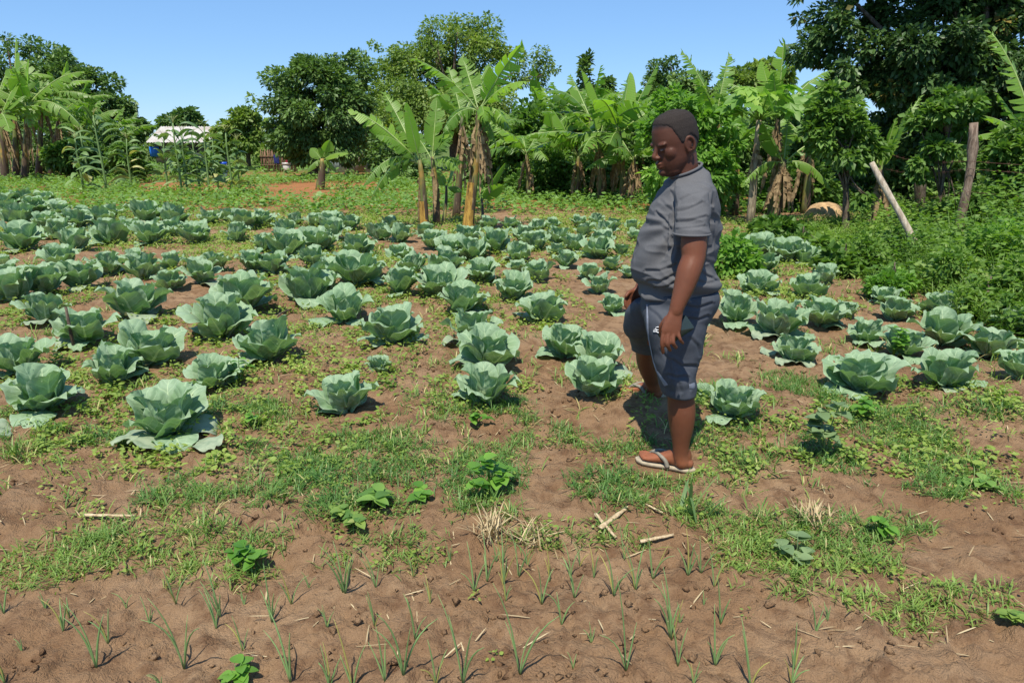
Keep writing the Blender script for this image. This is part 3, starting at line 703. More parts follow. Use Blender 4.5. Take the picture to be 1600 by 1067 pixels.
# ---- house with a tin roof
def box(b, c, sx, sy, sz, var=.5, m=0):
    x, y, z = c; V = [(x + i * sx / 2, y + j * sy / 2, z + k * sz / 2) for k in (-1, 1) for j in (-1, 1) for i in (-1, 1)]
    b.add(V, [(0, 2, 3, 1), (4, 5, 7, 6), (0, 1, 5, 4), (2, 6, 7, 3), (0, 4, 6, 2), (1, 3, 7, 5)], None, None, var, m)
def house():
    Y = 58.0; x0 = P(236, 225, Y).x; x1 = P(322, 225, Y).x; k = ppm((0, Y, 1.6)); ztop = 1.6 + (225 - 197) / k; zeave = 1.6 + (225 - 221) / k
    D = 4.5; cx = (x0 + x1) / 2; w = x1 - x0
    root = thing('house', 'low mud-walled house under a pale grey tin roof behind the maize', 'house', (cx, Y, 0))
    wallm = plain('mud_wall', (0.20, 0.15, 0.10), .95, .1, .25, 3); tin, nt, out = newmat('tin_roof')
    n = tex(nt, 1.2, 4); surf(nt, out, mixc(nt, ramp(nt, n, .4, .75), (0.46, 0.44, 0.41), (0.36, 0.30, 0.25)), .45, .5)
    b = MB(); box(b, (0, D / 2 + .25, zeave / 2), w * .94, D, zeave + .1); b.build('wall', [wallm], root, smooth=False)
    for nm, s0, s1, ya, yb in (('roof', zeave - .05, ztop, -.35, D / 2 + .25), ('roof', zeave - .05, ztop, D + .85, D / 2 + .25)):
        nx = 97; X = np.linspace(-w / 2 - .25, w / 2 + .35, nx); cor = .03 * np.sin(np.arange(nx) * np.pi / 2)
        V = np.concatenate([np.stack([X, np.full(nx, ya), s0 + cor], 1), np.stack([X, np.full(nx, yb), s1 + cor], 1)])
        i = np.arange(nx - 1); b = MB(); b.add(V, np.stack([i, i + 1, i + nx + 1, i + nx], 1)); b.build(nm, [tin], root)
    b = MB()
    for sx in (-w * .47, w * .47):
        b.add([(sx, .25, zeave), (sx, D + .25, zeave), (sx, D / 2 + .25, ztop - .08), (sx + .1, .25, zeave), (sx + .1, D + .25, zeave), (sx + .1, D / 2 + .25, ztop - .08)], [(0, 1, 4, 3), (1, 2, 5, 4), (2, 0, 3, 5)], [(0, 2, 1), (3, 4, 5)])
    b.build('gable', [wallm], root, smooth=False)
    b = MB(); box(b, (P(231, 240, Y).x - cx + .45, .21, 1.05), .75, .08, .75); d = b.build('door', [plain('blue_paint', (0.02, 0.14, 0.50), .5, .4, .1)], root, smooth=False)
    b = MB(); box(b, (P(231, 240, Y).x - cx + .72, .15, .95), .05, .06, .12); b.build('handle', [WOOD], d, smooth=False)
    b = MB(); box(b, (P(300, 240, Y).x - cx, .21, 1.0), .8, .08, .7); wv = b.build('window', [plain('dark_shutter', (.05, .04, .03), .6, .3)], root, smooth=False)
house()
def shed():
    Y = 43.0; cx = P(545, 240, Y).x
    root = thing('shed', 'pale blue-grey walled shed half hidden behind the dark round tree', 'shed', (cx, Y, 0))
    b = MB(); box(b, (0, 1.2, .8), 2.6, 2.4, 1.6); b.build('wall', [plain('pale_blue_wall', (.36, .44, .45), .8, .2, .15)], root, smooth=False)
    b = MB(); box(b, (0, 1.2, 1.66), 3.0, 2.9, .1); b.build('roof', [plain('rust_tin', (.25, .17, .12), .6, .4)], root, smooth=False)
    b = MB(); box(b, (.6, -.02, .65), .6, .07, 1.2); b.build('door', [WOOD], root, smooth=False)
shed()
def pole_fence():
    Y = 44.0; xa = P(408, 240, Y).x; xb = P(462, 240, Y).x; g = np.random.default_rng(5)
    root = thing('pole_fence', 'brown upright pole fence with dark cloths left of the round tree', 'fence', (xa, Y, 0))
    pm = bark_mat('fence_pole', (.09, .05, .035), (.28, .17, .11)); n = 24
    for i in range(n):
        x = (xb - xa) * i / (n - 1); h = 1.15 + .2 * g.random(); b = MB()
        V, q, t, uv = tube([(x, 0, -.2), (x + g.normal() * .02, 0, h * .5), (x + g.normal() * .04, 0, h)], [.036, .034, .028], 6); b.add(V, q, t, uv); b.build('pole', [pm], root)
    for z in (.4, .9):
        b = MB(); V, q, t, uv = tube([(-.1, -.06, z), (xb - xa + .1, -.06, z + .04)], .022, 6); b.add(V, q, t, uv); b.build('rail', [pm], root)
    for x, w, c, h, lab in ((.75, .3, (.015, .02, .08), .5, 'dark blue cloth hanging on brown pole fence'), (1.45, .3, (.16, .015, .03), .55, 'dark red cloth hanging on brown pole fence')):
        b = MB(); X = np.linspace(0, w, 9); dy = -.10 - .02 * np.sin(X * 40)
        V = np.concatenate([np.stack([X, dy, np.full(9, 1.0)], 1), np.stack([X + .02, dy - .02, np.full(9, 1.0 - h)], 1), np.stack([X, dy + .012, np.full(9, 1.0)], 1), np.stack([X + .02, dy - .008, np.full(9, 1.0 - h)], 1)])
        i = np.arange(8); b.add(V, np.concatenate([np.stack([i, i + 1, i + 10, i + 9], 1), np.stack([i + 18, i + 27, i + 28, i + 19], 1), np.stack([i, i + 18, i + 19, i + 1], 1)]))
        b.build('cloth', [plain('cloth', c, .9, .1)], None, label=lab, cat='cloth', loc=(xa + x, Y, 0))
pole_fence()
def bucket(label, u, Y, r, h, c, rimc):
    p = Vector(gb(u, Y)); root = thing('bucket', label, 'bucket', p)
    b = MB(); V, q, t, uv = tube([(0, 0, 0), (0, 0, h * .5), (0, 0, h)], [r * .8, r * .9, r], 16); b.add(V, q, t, uv); b.build('body', [plain('bucket_body', c, .4, .5, .1)], root)
    b = MB(); V, q, t, uv = tube([(0, 0, h - .05), (0, 0, h + .07)], [r * 1.08, r * 1.08], 16); b.add(V, q, t, uv); b.build('lid', [plain('bucket_lid', rimc, .4, .5, .1)], root)
    b = MB(); a = np.linspace(0, np.pi, 9); V, q, t, uv = tube(np.stack([r * 1.08 * np.cos(a), -r * .5 * np.sin(a), h - .02 - .1 * np.sin(a)], 1), .012, 5); b.add(V, q, t, uv); b.build('handle', [plain('wire', (.3, .3, .3), .4, .5)], root)
bucket('blue-lidded white bucket among the maize plants', 353, 33, .16, .75, (.62, .66, .68), (.02, .09, .55))
bucket('pale grey bucket at the foot of the pole fence', 451, 42, .22, .5, (.50, .48, .44), (.42, .40, .37))

# ---- fence along the edge of the field
def post(name, label, a, e, r0, r1, mat, seed, group=None):
    g = np.random.default_rng(seed); a = np.array(a); e = np.array(e); s = np.linspace(0, 1, 12)[:, None]
    pts = (e - a) * s; pts += np.stack([np.sin(s[:, 0] * 7 + seed), np.cos(s[:, 0] * 5), 0 * s[:, 0]], 1) * r0 * .25
    b = MB(); V, q, t, uv = tube(pts, (r0 + (r1 - r0) * s[:, 0]) * (1 + .08 * g.normal(size=12)), 10); b.add(V, q, t, uv)
    return b.build(name, [mat], None, loc=tuple(a), label=label, cat='post', group=group)
pb = bp(1497, 392); pb.z -= .1
post('fence_post', 'upright weathered fence post rising from the tall weeds', pb, P(1523, 192, pb.y), .078, .062, bark_mat('post_bark', (.11, .075, .055), (.30, .225, .17)), 3, 'fence posts')
lb = bp(1456, 412); lb.z -= .15
post('leaning_pole', 'pale bare pole leaning diagonally into the tall weeds', lb, P(1363, 254, lb.y + .5), .052, .038, PALEWOOD, 5)
sb = bp(1388, 358); post('fence_post', 'dark thin fence post in the shade behind the leaning pole', sb, P(1372, 240, sb.y), .05, .045, BARK, 6, 'fence posts')
mb = bp(1437, 350); post('fence_post', 'dark stout stump of a post under the mango tree', mb, P(1440, 250, mb.y), .12, .10, BARK, 7, 'fence posts')
for i, (va, vb_, lab) in enumerate(((236, 252, 'topmost rusty barbed wire strung to the upright post'), (262, 264, 'middle rusty barbed wire strung to the upright post'), (302, 300, 'lowest rusty barbed wire strung to the upright post'))):
    A = np.array(P(1376, va, sb.y - .06)); Bq = np.array(P(1512, vb_, pb.y - .1)); Cq = Bq + np.array([3.2, -1.4, .05]); b = MB()
    for p0, p1 in ((A, Bq), (Bq, Cq)):
        s = np.linspace(0, 1, 14)[:, None]; pts = p0 * (1 - s) + p1 * s; pts[:, 2] -= .10 * np.sin(np.pi * s[:, 0])
        V, q, t, uv = tube(pts, .0028, 5); b.add(V, q, t, uv)
        for k in range(1, 13):
            for d in ((.02, 0, .035), (-.02, .01, .03)):
                V, q, t, uv = tube([pts[k] - np.array(d), pts[k] + np.array(d) * .8], .0016, 4); b.add(V, q, t, uv)
    b.build('barbed_wire', [plain('rusty_wire', (.12, .06, .045), .9, .2)], None, label=lab, cat='wire', group='barbed wires')

# ---- termite mound
def mound():
    p = bp(1292, 350); g = np.random.default_rng(2); n, m = 36, 14
    th = np.linspace(0, 2 * np.pi, n, endpoint=False); ph = np.linspace(0, 1, m); V = []
    for a in ph:
        r = .50 * math.cos(a * math.pi / 2) ** .9 + .001; z = .52 * math.sin(a * math.pi / 2)
        for t in th: V.append((r * math.cos(t) * 1.0, r * math.sin(t) * .8, z - .05))
    V = np.array(V); V *= (1 + .22 * (noise3(V * 2.6 + 5) - .5) + .05 * (noise3(V * 11) - .5))[:, None]
    i = np.arange(m - 1)[:, None] * n; j = np.arange(n)[None]; k = (j + 1) % n
    Q = np.stack([i + j, i + k, i + n + k, i + n + j], -1).reshape(-1, 4)
    b = MB(); b.add(V, Q); mm = plain('mound_earth', (0.36, 0.24, 0.13), .95, .1, .3, 9, .6)
    b.build('termite_mound', [mm], None, loc=p, label='rounded tan termite mound beside the shaggy banana trunk', cat='mound')
mound()
# ================================================================== cabbages
def cabbage_mats():
    m, nt, out = newmat('cabbage_leaf')
    tc = N(nt, 'ShaderNodeTexCoord'); sp = N(nt, 'ShaderNodeSeparateXYZ'); nt.links.new(tc.outputs['UV'], sp.inputs[0])
    oi = N(nt, 'ShaderNodeObjectInfo')
    t = mth(nt, 'ABSOLUTE', mth(nt, 'MULTIPLY_ADD', sp.outputs[0], 2.0)); nt.nodes[-2].inputs[2].default_value = -1.0
    s = sp.outputs[1]
    n = tex(nt, 14, 4); n2 = tex(nt, 60, 3)
    # side veins sweep from the midrib to the rim
    ph = mth(nt, 'ADD', mth(nt, 'MULTIPLY', mth(nt, 'SUBTRACT', s, mth(nt, 'MULTIPLY', t, 0.42)), 34.0), mth(nt, 'MULTIPLY', n, 5.0))
    vein = mth(nt, 'MULTIPLY', ramp(nt, mth(nt, 'SINE', ph), 0.90, 1.0), ramp(nt, mth(nt, 'SUBTRACT', 1.0, t), 0.05, 0.5))
    wid = mth(nt, 'MULTIPLY', mth(nt, 'SUBTRACT', 1.05, s), 0.085)
    mid = mth(nt, 'LESS_THAN', t, wid)
    base = mixc(nt, ramp(nt, s, 0.25, 0.95), (0.135, 0.240, 0.105), (0.245, 0.345, 0.215))
    base = mixc(nt, ramp(nt, n, 0.35, 0.7), base, (0.290, 0.395, 0.265))
    base = mixc(nt, mth(nt, 'MULTIPLY', oi.outputs['Random'], 0.35), base, (0.150, 0.285, 0.125))
    rim = ramp(nt, t, 0.86, 1.0)
    base = mixc(nt, mth(nt, 'MULTIPLY', rim, 0.45), base, (0.36, 0.45, 0.33))
    c = mixc(nt, mth(nt, 'MULTIPLY', vein, 0.62), base, (0.37, 0.49, 0.31))
    c = mixc(nt, mth(nt, 'MULTIPLY', mid, 0.72), c, (0.44, 0.54, 0.34))
    h = mth(nt, 'ADD', mth(nt, 'MULTIPLY', mth(nt, 'SINE', ph), -0.6), mth(nt, 'MULTIPLY', n2, 0.5))
    nrm = bump(nt, h, 0.35, 0.006)
    tcol = mixc(nt, 1.0, c, (1.1, 1.5, 0.6), 'MULTIPLY')
    surf(nt, out, c, 0.62, 0.28, nrm, 0.22, tcol)
    # insect holes eaten through the blade
    src = out.inputs[0].links[0].from_socket; hn = tex(nt, 30, 1); hl = mth(nt, 'MULTIPLY', mth(nt, 'GREATER_THAN', hn, 0.735), mth(nt, 'GREATER_THAN', tex(nt, 5, 1), 0.5)); tr = N(nt, 'ShaderNodeBsdfTransparent'); mx = N(nt, 'ShaderNodeMixShader')
    nt.links.new(hl, mx.inputs[0]); nt.links.new(src, mx.inputs[1]); nt.links.new(tr.outputs[0], mx.inputs[2]); nt.links.new(mx.outputs[0], out.inputs[0])
    m2, nt, out = newmat('cabbage_heart')
    n = tex(nt, 18, 3)
    surf(nt, out, mixc(nt, ramp(nt, n, .35, .65), (0.20, 0.32, 0.15), (0.33, 0.44, 0.25)), .45, .4, bump(nt, n, .4, .02), 0.2, (.3, .5, .15))
    m3, nt, out = newmat('cabbage_old_leaf')
    n = tex(nt, 12, 4)
    surf(nt, out, mixc(nt, ramp(nt, n, .35, .65), (0.19, 0.26, 0.17), (0.30, 0.36, 0.24)), .6, .3, bump(nt, n, .4, .01), 0.15, (.3, .4, .2))
    return m, m2, m3
CAB, CABH, CABOLD = cabbage_mats()

def cab_leaf(L, W, e0, e1, e2, cup, ruff, g, nS=11, nT=11):
    """leaf growing from the origin along +x: elevation e0 at foot, e1 half way, e2 at the rim (radians)"""
    s = np.linspace(0, 1, nS); s = s ** 0.9
    e = np.where(s < 0.5, e0 + (e1 - e0) * s / 0.5, e1 + (e2 - e1) * (s - 0.5) / 0.5)
    ds = np.diff(s, prepend=0) * L
    r = np.cumsum(np.cos(e) * ds) + 0.015; z = np.cumsum(np.sin(e) * ds) + 0.02
    mid = np.stack([r, 0 * r, z], 1)
    Nn = np.stack([-np.sin(e), 0 * e, np.cos(e)], 1)          # towards the heart / upwards
    Tt = np.stack([np.cos(e), 0 * e, np.sin(e)], 1)
    w = W * np.clip(1 - (np.abs(np.minimum(s, .60) - 0.60) / 0.62) ** 2.6, 0, 1) ** 0.62
    w = np.where(s < 0.16, W * (0.10 + 0.55 * (s / 0.16) ** 1.5), w)
    t = np.linspace(-1, 1, nT)
    p1, p2, p3 = g.random(3) * 6.28; V = []; U = []
    for i in range(nS):
        for tt in t:
            v_ = max(0.0, (s[i] - .45) / .55); a = tt * cup * math.sqrt(1 - .42 * v_ * v_); lat = math.sin(a) / cup * w[i]; inn = (1 - math.cos(a)) / cup * w[i]
            ed = max(abs(tt), (s[i] - .55) / .45 * .95) ; ed = max(0, ed) ** 3
            th = math.atan2(tt * 1.1, s[i] - .45)
            rf = ruff * ed * (math.sin(5 * th + p1) + .6 * math.sin(9 * th + p2) + .4 * math.sin(14 * th + p3))
            back = -.55 * L * v_ * (1 - math.sqrt(1 - .46 * tt * tt))     # rounded crown of the leaf
            q = mid[i] + np.array([0, lat, 0]) + Nn[i] * (inn + rf - ruff * 1.2 * ed) + Tt[i] * back
            q = q + Nn[i] * 0.007 * (noise2(tt * 3 + p1 * 9, s[i] * 5 + p2 * 7) - .5) * 2 * L / .3
            V.append(q); U.append(((tt + 1) / 2, s[i]))
    i = (np.arange(nS - 1)[:, None] * nT + np.arange(nT - 1)[None]).ravel()
    Q = np.stack([i, i + nT, i + nT + 1, i + 1], 1)
    return np.array(V), Q, np.array(U)
_g = np.random.default_rng(21)
R_ = math.radians
CLASSES = {  # name: (count, params)
    'heart': [cab_leaf(.19, .105, R_(35), R_(80), R_(_g.uniform(95, 125)), .95, .006, _g) for _ in range(4)],
    'cup': [cab_leaf(_g.uniform(.30, .36), _g.uniform(.135, .16), R_(_g.uniform(34, 48)), R_(_g.uniform(68, 82)), R_(_g.uniform(48, 80)), .80, .018, _g) for _ in range(8)],
    'spread': [cab_leaf(_g.uniform(.30, .35), _g.uniform(.14, .17), R_(_g.uniform(16, 30)), R_(_g.uniform(46, 64)), R_(_g.uniform(8, 44)), .62, .024, _g) for _ in range(8)],
    'low': [cab_leaf(_g.uniform(.29, .34), _g.uniform(.12, .15), R_(_g.uniform(8, 14)), R_(_g.uniform(8, 22)), R_(_g.uniform(-38, -8)), .35, .020, _g) for _ in range(5)]}
CME = {k: [mesh('leaf', V, Q, None, [CABOLD if False else CAB], U) for (V, Q, U) in v] for k, v in CLASSES.items()}
def ball():
    n, m = 14, 9; V = []
    for i in range(m):
        ph = math.pi * i / (m - 1)
        for j in range(n):
            a = 2 * math.pi * j / n; V.append((.08 * math.sin(ph) * math.cos(a), .08 * math.sin(ph) * math.sin(a), .07 * math.cos(ph) + .135))
    V = np.array(V); V += (noise3(V * 22) - .5)[:, None] * .014
    i = np.arange(m - 1)[:, None] * n; j = np.arange(n)[None]; k = (j + 1) % n
    return mesh('heart', V, np.stack([i + j, i + n + j, i + n + k, i + k], -1).reshape(-1, 4), None, [CABH])
HEART = ball()
STALK = None
def layout(g, open_=0.5):
    out = []; az = g.random() * 6.28
    for i in range(3): out.append(('heart', g.integers(4), az + i * 2.09 + g.normal() * .15, 1.0, 0))
    n = 5 + (g.random() < .5)
    for i in range(n): out.append(('cup', g.integers(8), az + .5 + i * 6.283 / n + g.normal() * .14, g.uniform(.88, 1.08), g.normal() * .10))
    n = 4 + (g.random() < .6)
    for i in range(n): out.append(('spread', g.integers(8), az + .9 + i * 6.283 / n + g.normal() * .2, g.uniform(.85, 1.1), g.normal() * .12))
    for i in range(int(.6 + open_ * 3)): out.append(('low', g.integers(5), g.random() * 6.28, g.uniform(.75, 1.05), g.normal() * .1))
    return out
def cabbage(u, v, wpx, label, seed, simple=False, open_=0.5, group='cabbages of the field'):
    g = np.random.default_rng(1000 + seed); p = G(u, v - 0.10 * wpx)
    D = wpx / ppm(p); sc = D / (0.47 + 0.13 * open_)
    sc = float(np.clip(sc, 0.22, 1.45))
    lay = layout(g, open_); tilt = (g.normal() * .07, g.normal() * .07)
    if simple:
        b = MB()
        for (k, i, az, s_, ro) in lay:
            if k == 'heart' : continue
            V, Q, U = CLASSES[k][i]; V = V.reshape(11, 11, 3)[::2, ::2].reshape(-1, 3); U = U.reshape(11, 11, 2)[::2, ::2].reshape(-1, 2)
            ii = (np.arange(5)[:, None] * 6 + np.arange(5)[None]).ravel(); Q = np.stack([ii, ii + 6, ii + 7, ii + 1], 1)
            c, s2 = math.cos(az), math.sin(az); b.add((V * s_) @ np.array([[c, s2, 0], [-s2, c, 0], [0, 0, 1]]), Q, None, U)
        V = np.array([w.co[:] for w in HEART.vertices]); Q = [tuple(f.vertices) for f in HEART.polygons]; b.add(V, Q, None, None, .5, 1)
        return b.build('cabbage', [CAB, CABH], None, loc=p, rot=(tilt[0], tilt[1], 0), scale=sc, label=label, cat='cabbage', group=group)
    root = thing('cabbage', label, 'cabbage', p, 0, group, sc); root.rotation_euler = (tilt[0], tilt[1], 0); root.scale.z = sc * (1.12 - .24 * open_)
    link('heart', HEART, root)
    for (k, i, az, s_, ro) in lay:
        o = link('leaf', CME[k][i], root, (0, 0, -.004 if k == 'low' else 0), (ro, 0, az), (s_, s_ * g.uniform(.92, 1.1), s_))
        if k == 'low' and g.random() < .35: o.material_slots[0].link = 'OBJECT'; o.material_slots[0].material = CABOLD
    return root
ZL = lambda x, y: (x * .4122, 300 + y * .4122)
ZC = lambda x, y: (500 + x * .4122, 300 + y * .4122)
ZR = lambda x, y: (1060 + x * .4122, 340 + y * .4122)
NEAR = [
    (ZL, 640, 965, 400, 'biggest front cabbage with a torn pale leaf fallen at its foot', 1),
    (ZL, 170, 855, 320, 'broad cabbage second from the picture\'s edge in the front rank', .8),
    (ZL, 80, 715, 240, 'cabbage cut by the picture\'s edge, behind the broad front one', .5),
    (ZL, 430, 745, 200, 'smaller of two touching cabbages behind the biggest front cabbage', .3),
    (ZL, 560, 690, 270, 'larger of two touching cabbages behind the biggest front cabbage', .6),
    (ZL, 820, 765, 240, 'loose cabbage with weeds growing through it, right behind the biggest', .9),
    (ZL, 1020, 668, 270, 'open cupped cabbage with a flat leaf on its right-hand side, before the weedy pair', .6),
    (ZL, 850, 578, 250, 'upright cabbage in front of a taller one, near a dark root', .4),
    (ZL, 930, 475, 240, 'tall cabbage right behind the upright one near a dark root', .5),
    (ZL, 520, 503, 240, 'lone cabbage on bare soil midway between stick and tall pair', .6),
    (ZL, 330, 595, 220, 'flat cabbage just behind the thin upright stick', .5),
    (ZL, 180, 515, 170, 'small cabbage left of the thin upright stick', .3),
    (ZC, 110, 855, 240, 'front cabbage with one leaf folded down to the soil, between biggest and middle ones', .6),
    (ZC, 625, 825, 230, 'front cabbage of the three in line in the middle of the field', .4),
    (ZC, 640, 690, 260, 'second cabbage of the three in line in the middle of the field', .6),
    (ZC, 580, 595, 210, 'third cabbage of the line in the middle, with a flat leaf aside', .6),
    (ZC, 1030, 795, 230, 'front cabbage of the three overlapping ones beside the man\'s foot', .4),
    (ZC, 1055, 700, 220, 'middle cabbage of the three overlapping ones beside the man', .4),
    (ZC, 930, 645, 210, 'hindmost cabbage of the three overlapping ones beside the man', .5),
    (ZC, 280, 605, 260, 'large goblet-shaped cabbage with curled low leaf, alone on brown soil', .7),
    (ZC, 225, 695, 85, 'tiny cabbage seedling on bare soil before the goblet-shaped cabbage', 0),
    (ZC, 100, 515, 220, 'cabbage with many frilled rims left of the weedy goblet pair', .6),
    (ZC, 540, 485, 210, 'broad cabbage behind the line of three in the middle', .7),
    (ZC, 310, 405, 160, 'cabbage left of the crowded knot in the mid field', .4),
    (ZC, 460, 415, 190, 'large cabbage of the crowded knot in the mid field', .6),
    (ZC, 840, 515, 210, 'tall cabbage with crowded leaves level with the man\'s hand', .7),
    (ZC, 740, 425, 160, 'cabbage just behind the tall crowded-leaved one', .5),
    (ZR, 210, 780, 200, 'cabbage with a pale folded centre right behind the man\'s heel', .3),
    (ZR, 690, 695, 340, 'widest cabbage right of the man with spreading flat leaves', 1),
    (ZR, 1010, 668, 240, 'round cabbage standing on a soil mound, right of the widest', .5),
    (ZR, 1300, 632, 170, 'cabbage cut by the edge, in the front rank right of the man', .4),
    (ZR, 430, 565, 170, 'low cabbage with fallen pale leaf in front of the big pair behind the man', .5),
    (ZR, 370, 475, 260, 'biggest cabbage of the group just behind the man\'s shorts', .8),
    (ZR, 210, 418, 180, 'cabbage touching the man\'s shorts, at the end of its group', .4),
    (ZR, 535, 428, 190, 'cabbage with ragged outer leaves, far end of the group behind the man', .7),
    (ZR, 720, 493, 160, 'ragged cabbage left of the weed-covered one', .6),
    (ZR, 850, 545, 220, 'ragged cabbage overgrown by green weeds', .9),
    (ZR, 1000, 503, 210, 'cabbage right behind the weed-overgrown one', .5),
    (ZR, 1180, 553, 230, 'wide cabbage near the picture\'s edge behind the mound cabbage', .8),
    (ZR, 310, 170, 160, 'large flat-leaved cabbage beside the bright green bush', .7),
    (ZR, 410, 188, 170, 'large flat-leaved cabbage nearest the tall weeds', .7),
]
MID = [(ZL, *q) for q in [(60, 432, 170), (180, 403, 150), (310, 388, 150), (540, 348, 130), (645, 388, 110), (765, 363, 130), (1160, 438, 190), (420, 328, 120), (230, 308, 130), (25, 362, 110), (90, 238, 150), (20, 300, 70),
        (280, 238, 120), (415, 213, 130), (230, 193, 110), (570, 213, 120), (655, 303, 90), (820, 313, 100), (740, 208, 110), (1000, 238, 90), (1090, 263, 140), (1200, 238, 120), (900, 198, 90), (1080, 183, 90), (1190, 303, 110),
        (960, 313, 110), (1040, 323, 120), (1260, 193, 100), (560, 133, 120), (660, 138, 100), (790, 133, 80), (920, 153, 100), (380, 143, 100), (290, 153, 100), (80, 153, 120), (180, 153, 90), (140, 103, 110), (40, 113, 90), (230, 103, 80),
        (20, 73, 80), (100, 68, 90), (180, 78, 90), (320, 123, 80), (420, 113, 80), (500, 163, 80), (1000, 143, 90), (1200, 143, 80), (1270, 143, 80), (660, 178, 90), (515, 283, 80), (1120, 140, 70), (860, 120, 70)]]
MID += [(ZC, *q) for q in [(135, 375, 170), (20, 393, 110), (830, 348, 100), (750, 318, 70), (610, 353, 120), (480, 333, 140), (365, 323, 110), (180, 333, 110), (40, 333, 100), (305, 272, 90), (145, 258, 120), (500, 263, 110), (575, 273, 120),
        (300, 203, 100), (225, 193, 90), (430, 228, 100), (660, 243, 120), (755, 278, 100), (825, 233, 100), (565, 213, 100), (500, 223, 80), (400, 188, 80), (770, 208, 90), (900, 208, 90), (960, 238, 90), (1050, 263, 110), (930, 298, 90), (1105, 303, 70),
        (1015, 338, 80), (1060, 398, 100), (1110, 473, 100), (1070, 223, 90), (1000, 178, 70), (1080, 188, 90), (830, 163, 70), (640, 153, 70), (720, 153, 70), (980, 143, 60), (1050, 133, 60), (1110, 153, 60), (1180, 153, 60), (1190, 193, 60),
        (1140, 248, 60), (1170, 333, 60), (40, 153, 90), (110, 153, 80), (20, 228, 90), (270, 153, 70), (900, 253, 70), (880, 150, 60)]]
MID += [(ZR, *q) for q in [(640, 388, 80), (1270, 453, 130), (820, 403, 120), (1000, 393, 120), (785, 338, 90), (545, 263, 100), (480, 318, 120), (300, 303, 120), (325, 228, 110), (470, 192, 110), (1305, 523, 70), (75, 453, 70), (95, 693, 70)]]
k = 0
for (Z, x, y, w, lab, op) in NEAR:
    u, v = Z(x, y); cabbage(u, v, w * .4122 * (1.05 if op < .8 else 1.0), lab, k, False, op); k += 1
rows = {}
for (Z, x, y, w) in MID:
    u, v = Z(x, y); rows.setdefault(min(range(7), key=lambda i: abs(v - (335, 357, 378, 400, 425, 460, 530)[i])), []).append((u, v, w * .4122))
BAND = {0: 'farthest thin line of cabbages', 1: 'second farthest line of cabbages', 2: 'line of cabbages level with the banana clump\'s foot', 3: 'fourth line of cabbages from the back', 4: 'fifth line of cabbages from the back', 5: 'sixth line of cabbages from the back', 6: 'scattered cabbages closer than the sixth line'}
for r in sorted(rows):
    L_ = sorted(rows[r])
    for i, (u, v, w) in enumerate(L_):
        n = 'leftmost' if i == 0 else 'rightmost' if i == len(L_) - 1 else ORD[i] + ' from left'
        kindw = 'small cabbage' if w < 40 else 'cabbage'
        cabbage(u, v, w * 1.22, f'{kindw}, {n} in the {BAND[r]}', k, w < 34, .4); k += 1
# the torn leaf fallen before the biggest cabbage
for (u, v, az, sc, lab, kk) in [(255, 708, 2.6, .75, 'torn pale cabbage leaf lying flat before the biggest cabbage', 1), (303, 694, -.5, .7, 'curled grey-green cabbage leaf lying against the biggest cabbage', 3), (22, 682, 3.0, .8, 'yellowed cabbage leaf on the soil at the picture\'s edge', 0), (1196, 556, 1.0, .45, 'pale fallen leaf beside the low cabbage behind the man', 2)]:
    p = G(u, v); V, Q, U = CLASSES['low'][kk]
    o = link('fallen_leaf', mesh('fallen_leaf', V, Q, None, [CABOLD], U), None, p, (.15, -.05, az), sc, lab, 'leaf', 'fallen cabbage leaves')

# ================================================================== weeds and grass
WEED = foliage('weed_leaf', (0.125, 0.205, 0.036), (0.270, 0.350, 0.070), (0.40, 0.41, 0.13), transl=0.3, rough=.55)
GRASS = foliage('grass_blade', (0.070, 0.165, 0.036), (0.220, 0.310, 0.065), (0.45, 0.40, 0.18), transl=0.3, rough=.5)
CROP = foliage('crop_leaf', (0.085, 0.180, 0.036), (0.190, 0.320, 0.066), (0.21, 0.31, 0.09), transl=0.3)
TALL = foliage('tall_weed', (0.070, 0.150, 0.024), (0.175, 0.280, 0.050), (0.22, 0.29, 0.07), transl=0.34)
STRAW = foliage('dry_straw', (0.30, 0.22, 0.12), (0.52, 0.42, 0.25), transl=0.1, rough=.8)
def patch(u, v, ru, rv):
    c = G(u, v); rx = ru / ppm(c); a = G(u, v - rv); b = G(u, v + rv)
    return (c.x, (a.y + b.y) / 2, rx, (a.y - b.y) / 2)
GP = [patch(*q) for q in [(310, 765, 100, 34), (470, 745, 80, 40), (610, 725, 80, 34), (440, 705, 70, 18), (540, 690, 90, 20), (50, 690, 55, 26), (190, 690, 80, 14), (1150, 722, 66, 40), (1010, 742, 55, 26), (1390, 668, 90, 48), (1455, 728, 60, 22),
      (960, 690, 60, 14), (1320, 900, 120, 36), (1455, 930, 100, 26), (1230, 852, 150, 40), (1350, 828, 120, 26), (250, 855, 170, 36), (90, 890, 110, 26), (330, 895, 80, 24), (640, 870, 90, 28), (960, 765, 60, 30), (760, 745, 55, 50), (1510, 772, 80, 22),
      (540, 800, 90, 24), (1420, 965, 40, 22), (850, 690, 60, 14), (1080, 800, 40, 20), (900, 840, 90, 20), (1290, 720, 40, 30), (800, 640, 40, 20), (680, 640, 60, 20), (420, 640, 50, 18), (330, 640, 30, 12), (1250, 600, 40, 20), (1540, 640, 60, 20), (1130, 640, 40, 30), (30, 640, 30, 30)]]
def inpatch(x, y, soft=0.35):
    d = np.zeros(len(x))
    for cx, cy, rx, ry in GP:
        q = np.sqrt(((x - cx) / rx) ** 2 + ((y - cy) / ry) ** 2) + (noise2(x * 7, y * 7) - .5) * .7
        d = np.maximum(d, 1 - sstep(1 - soft, 1 + soft, q))
    return d
FOOT = G(1038, 722)
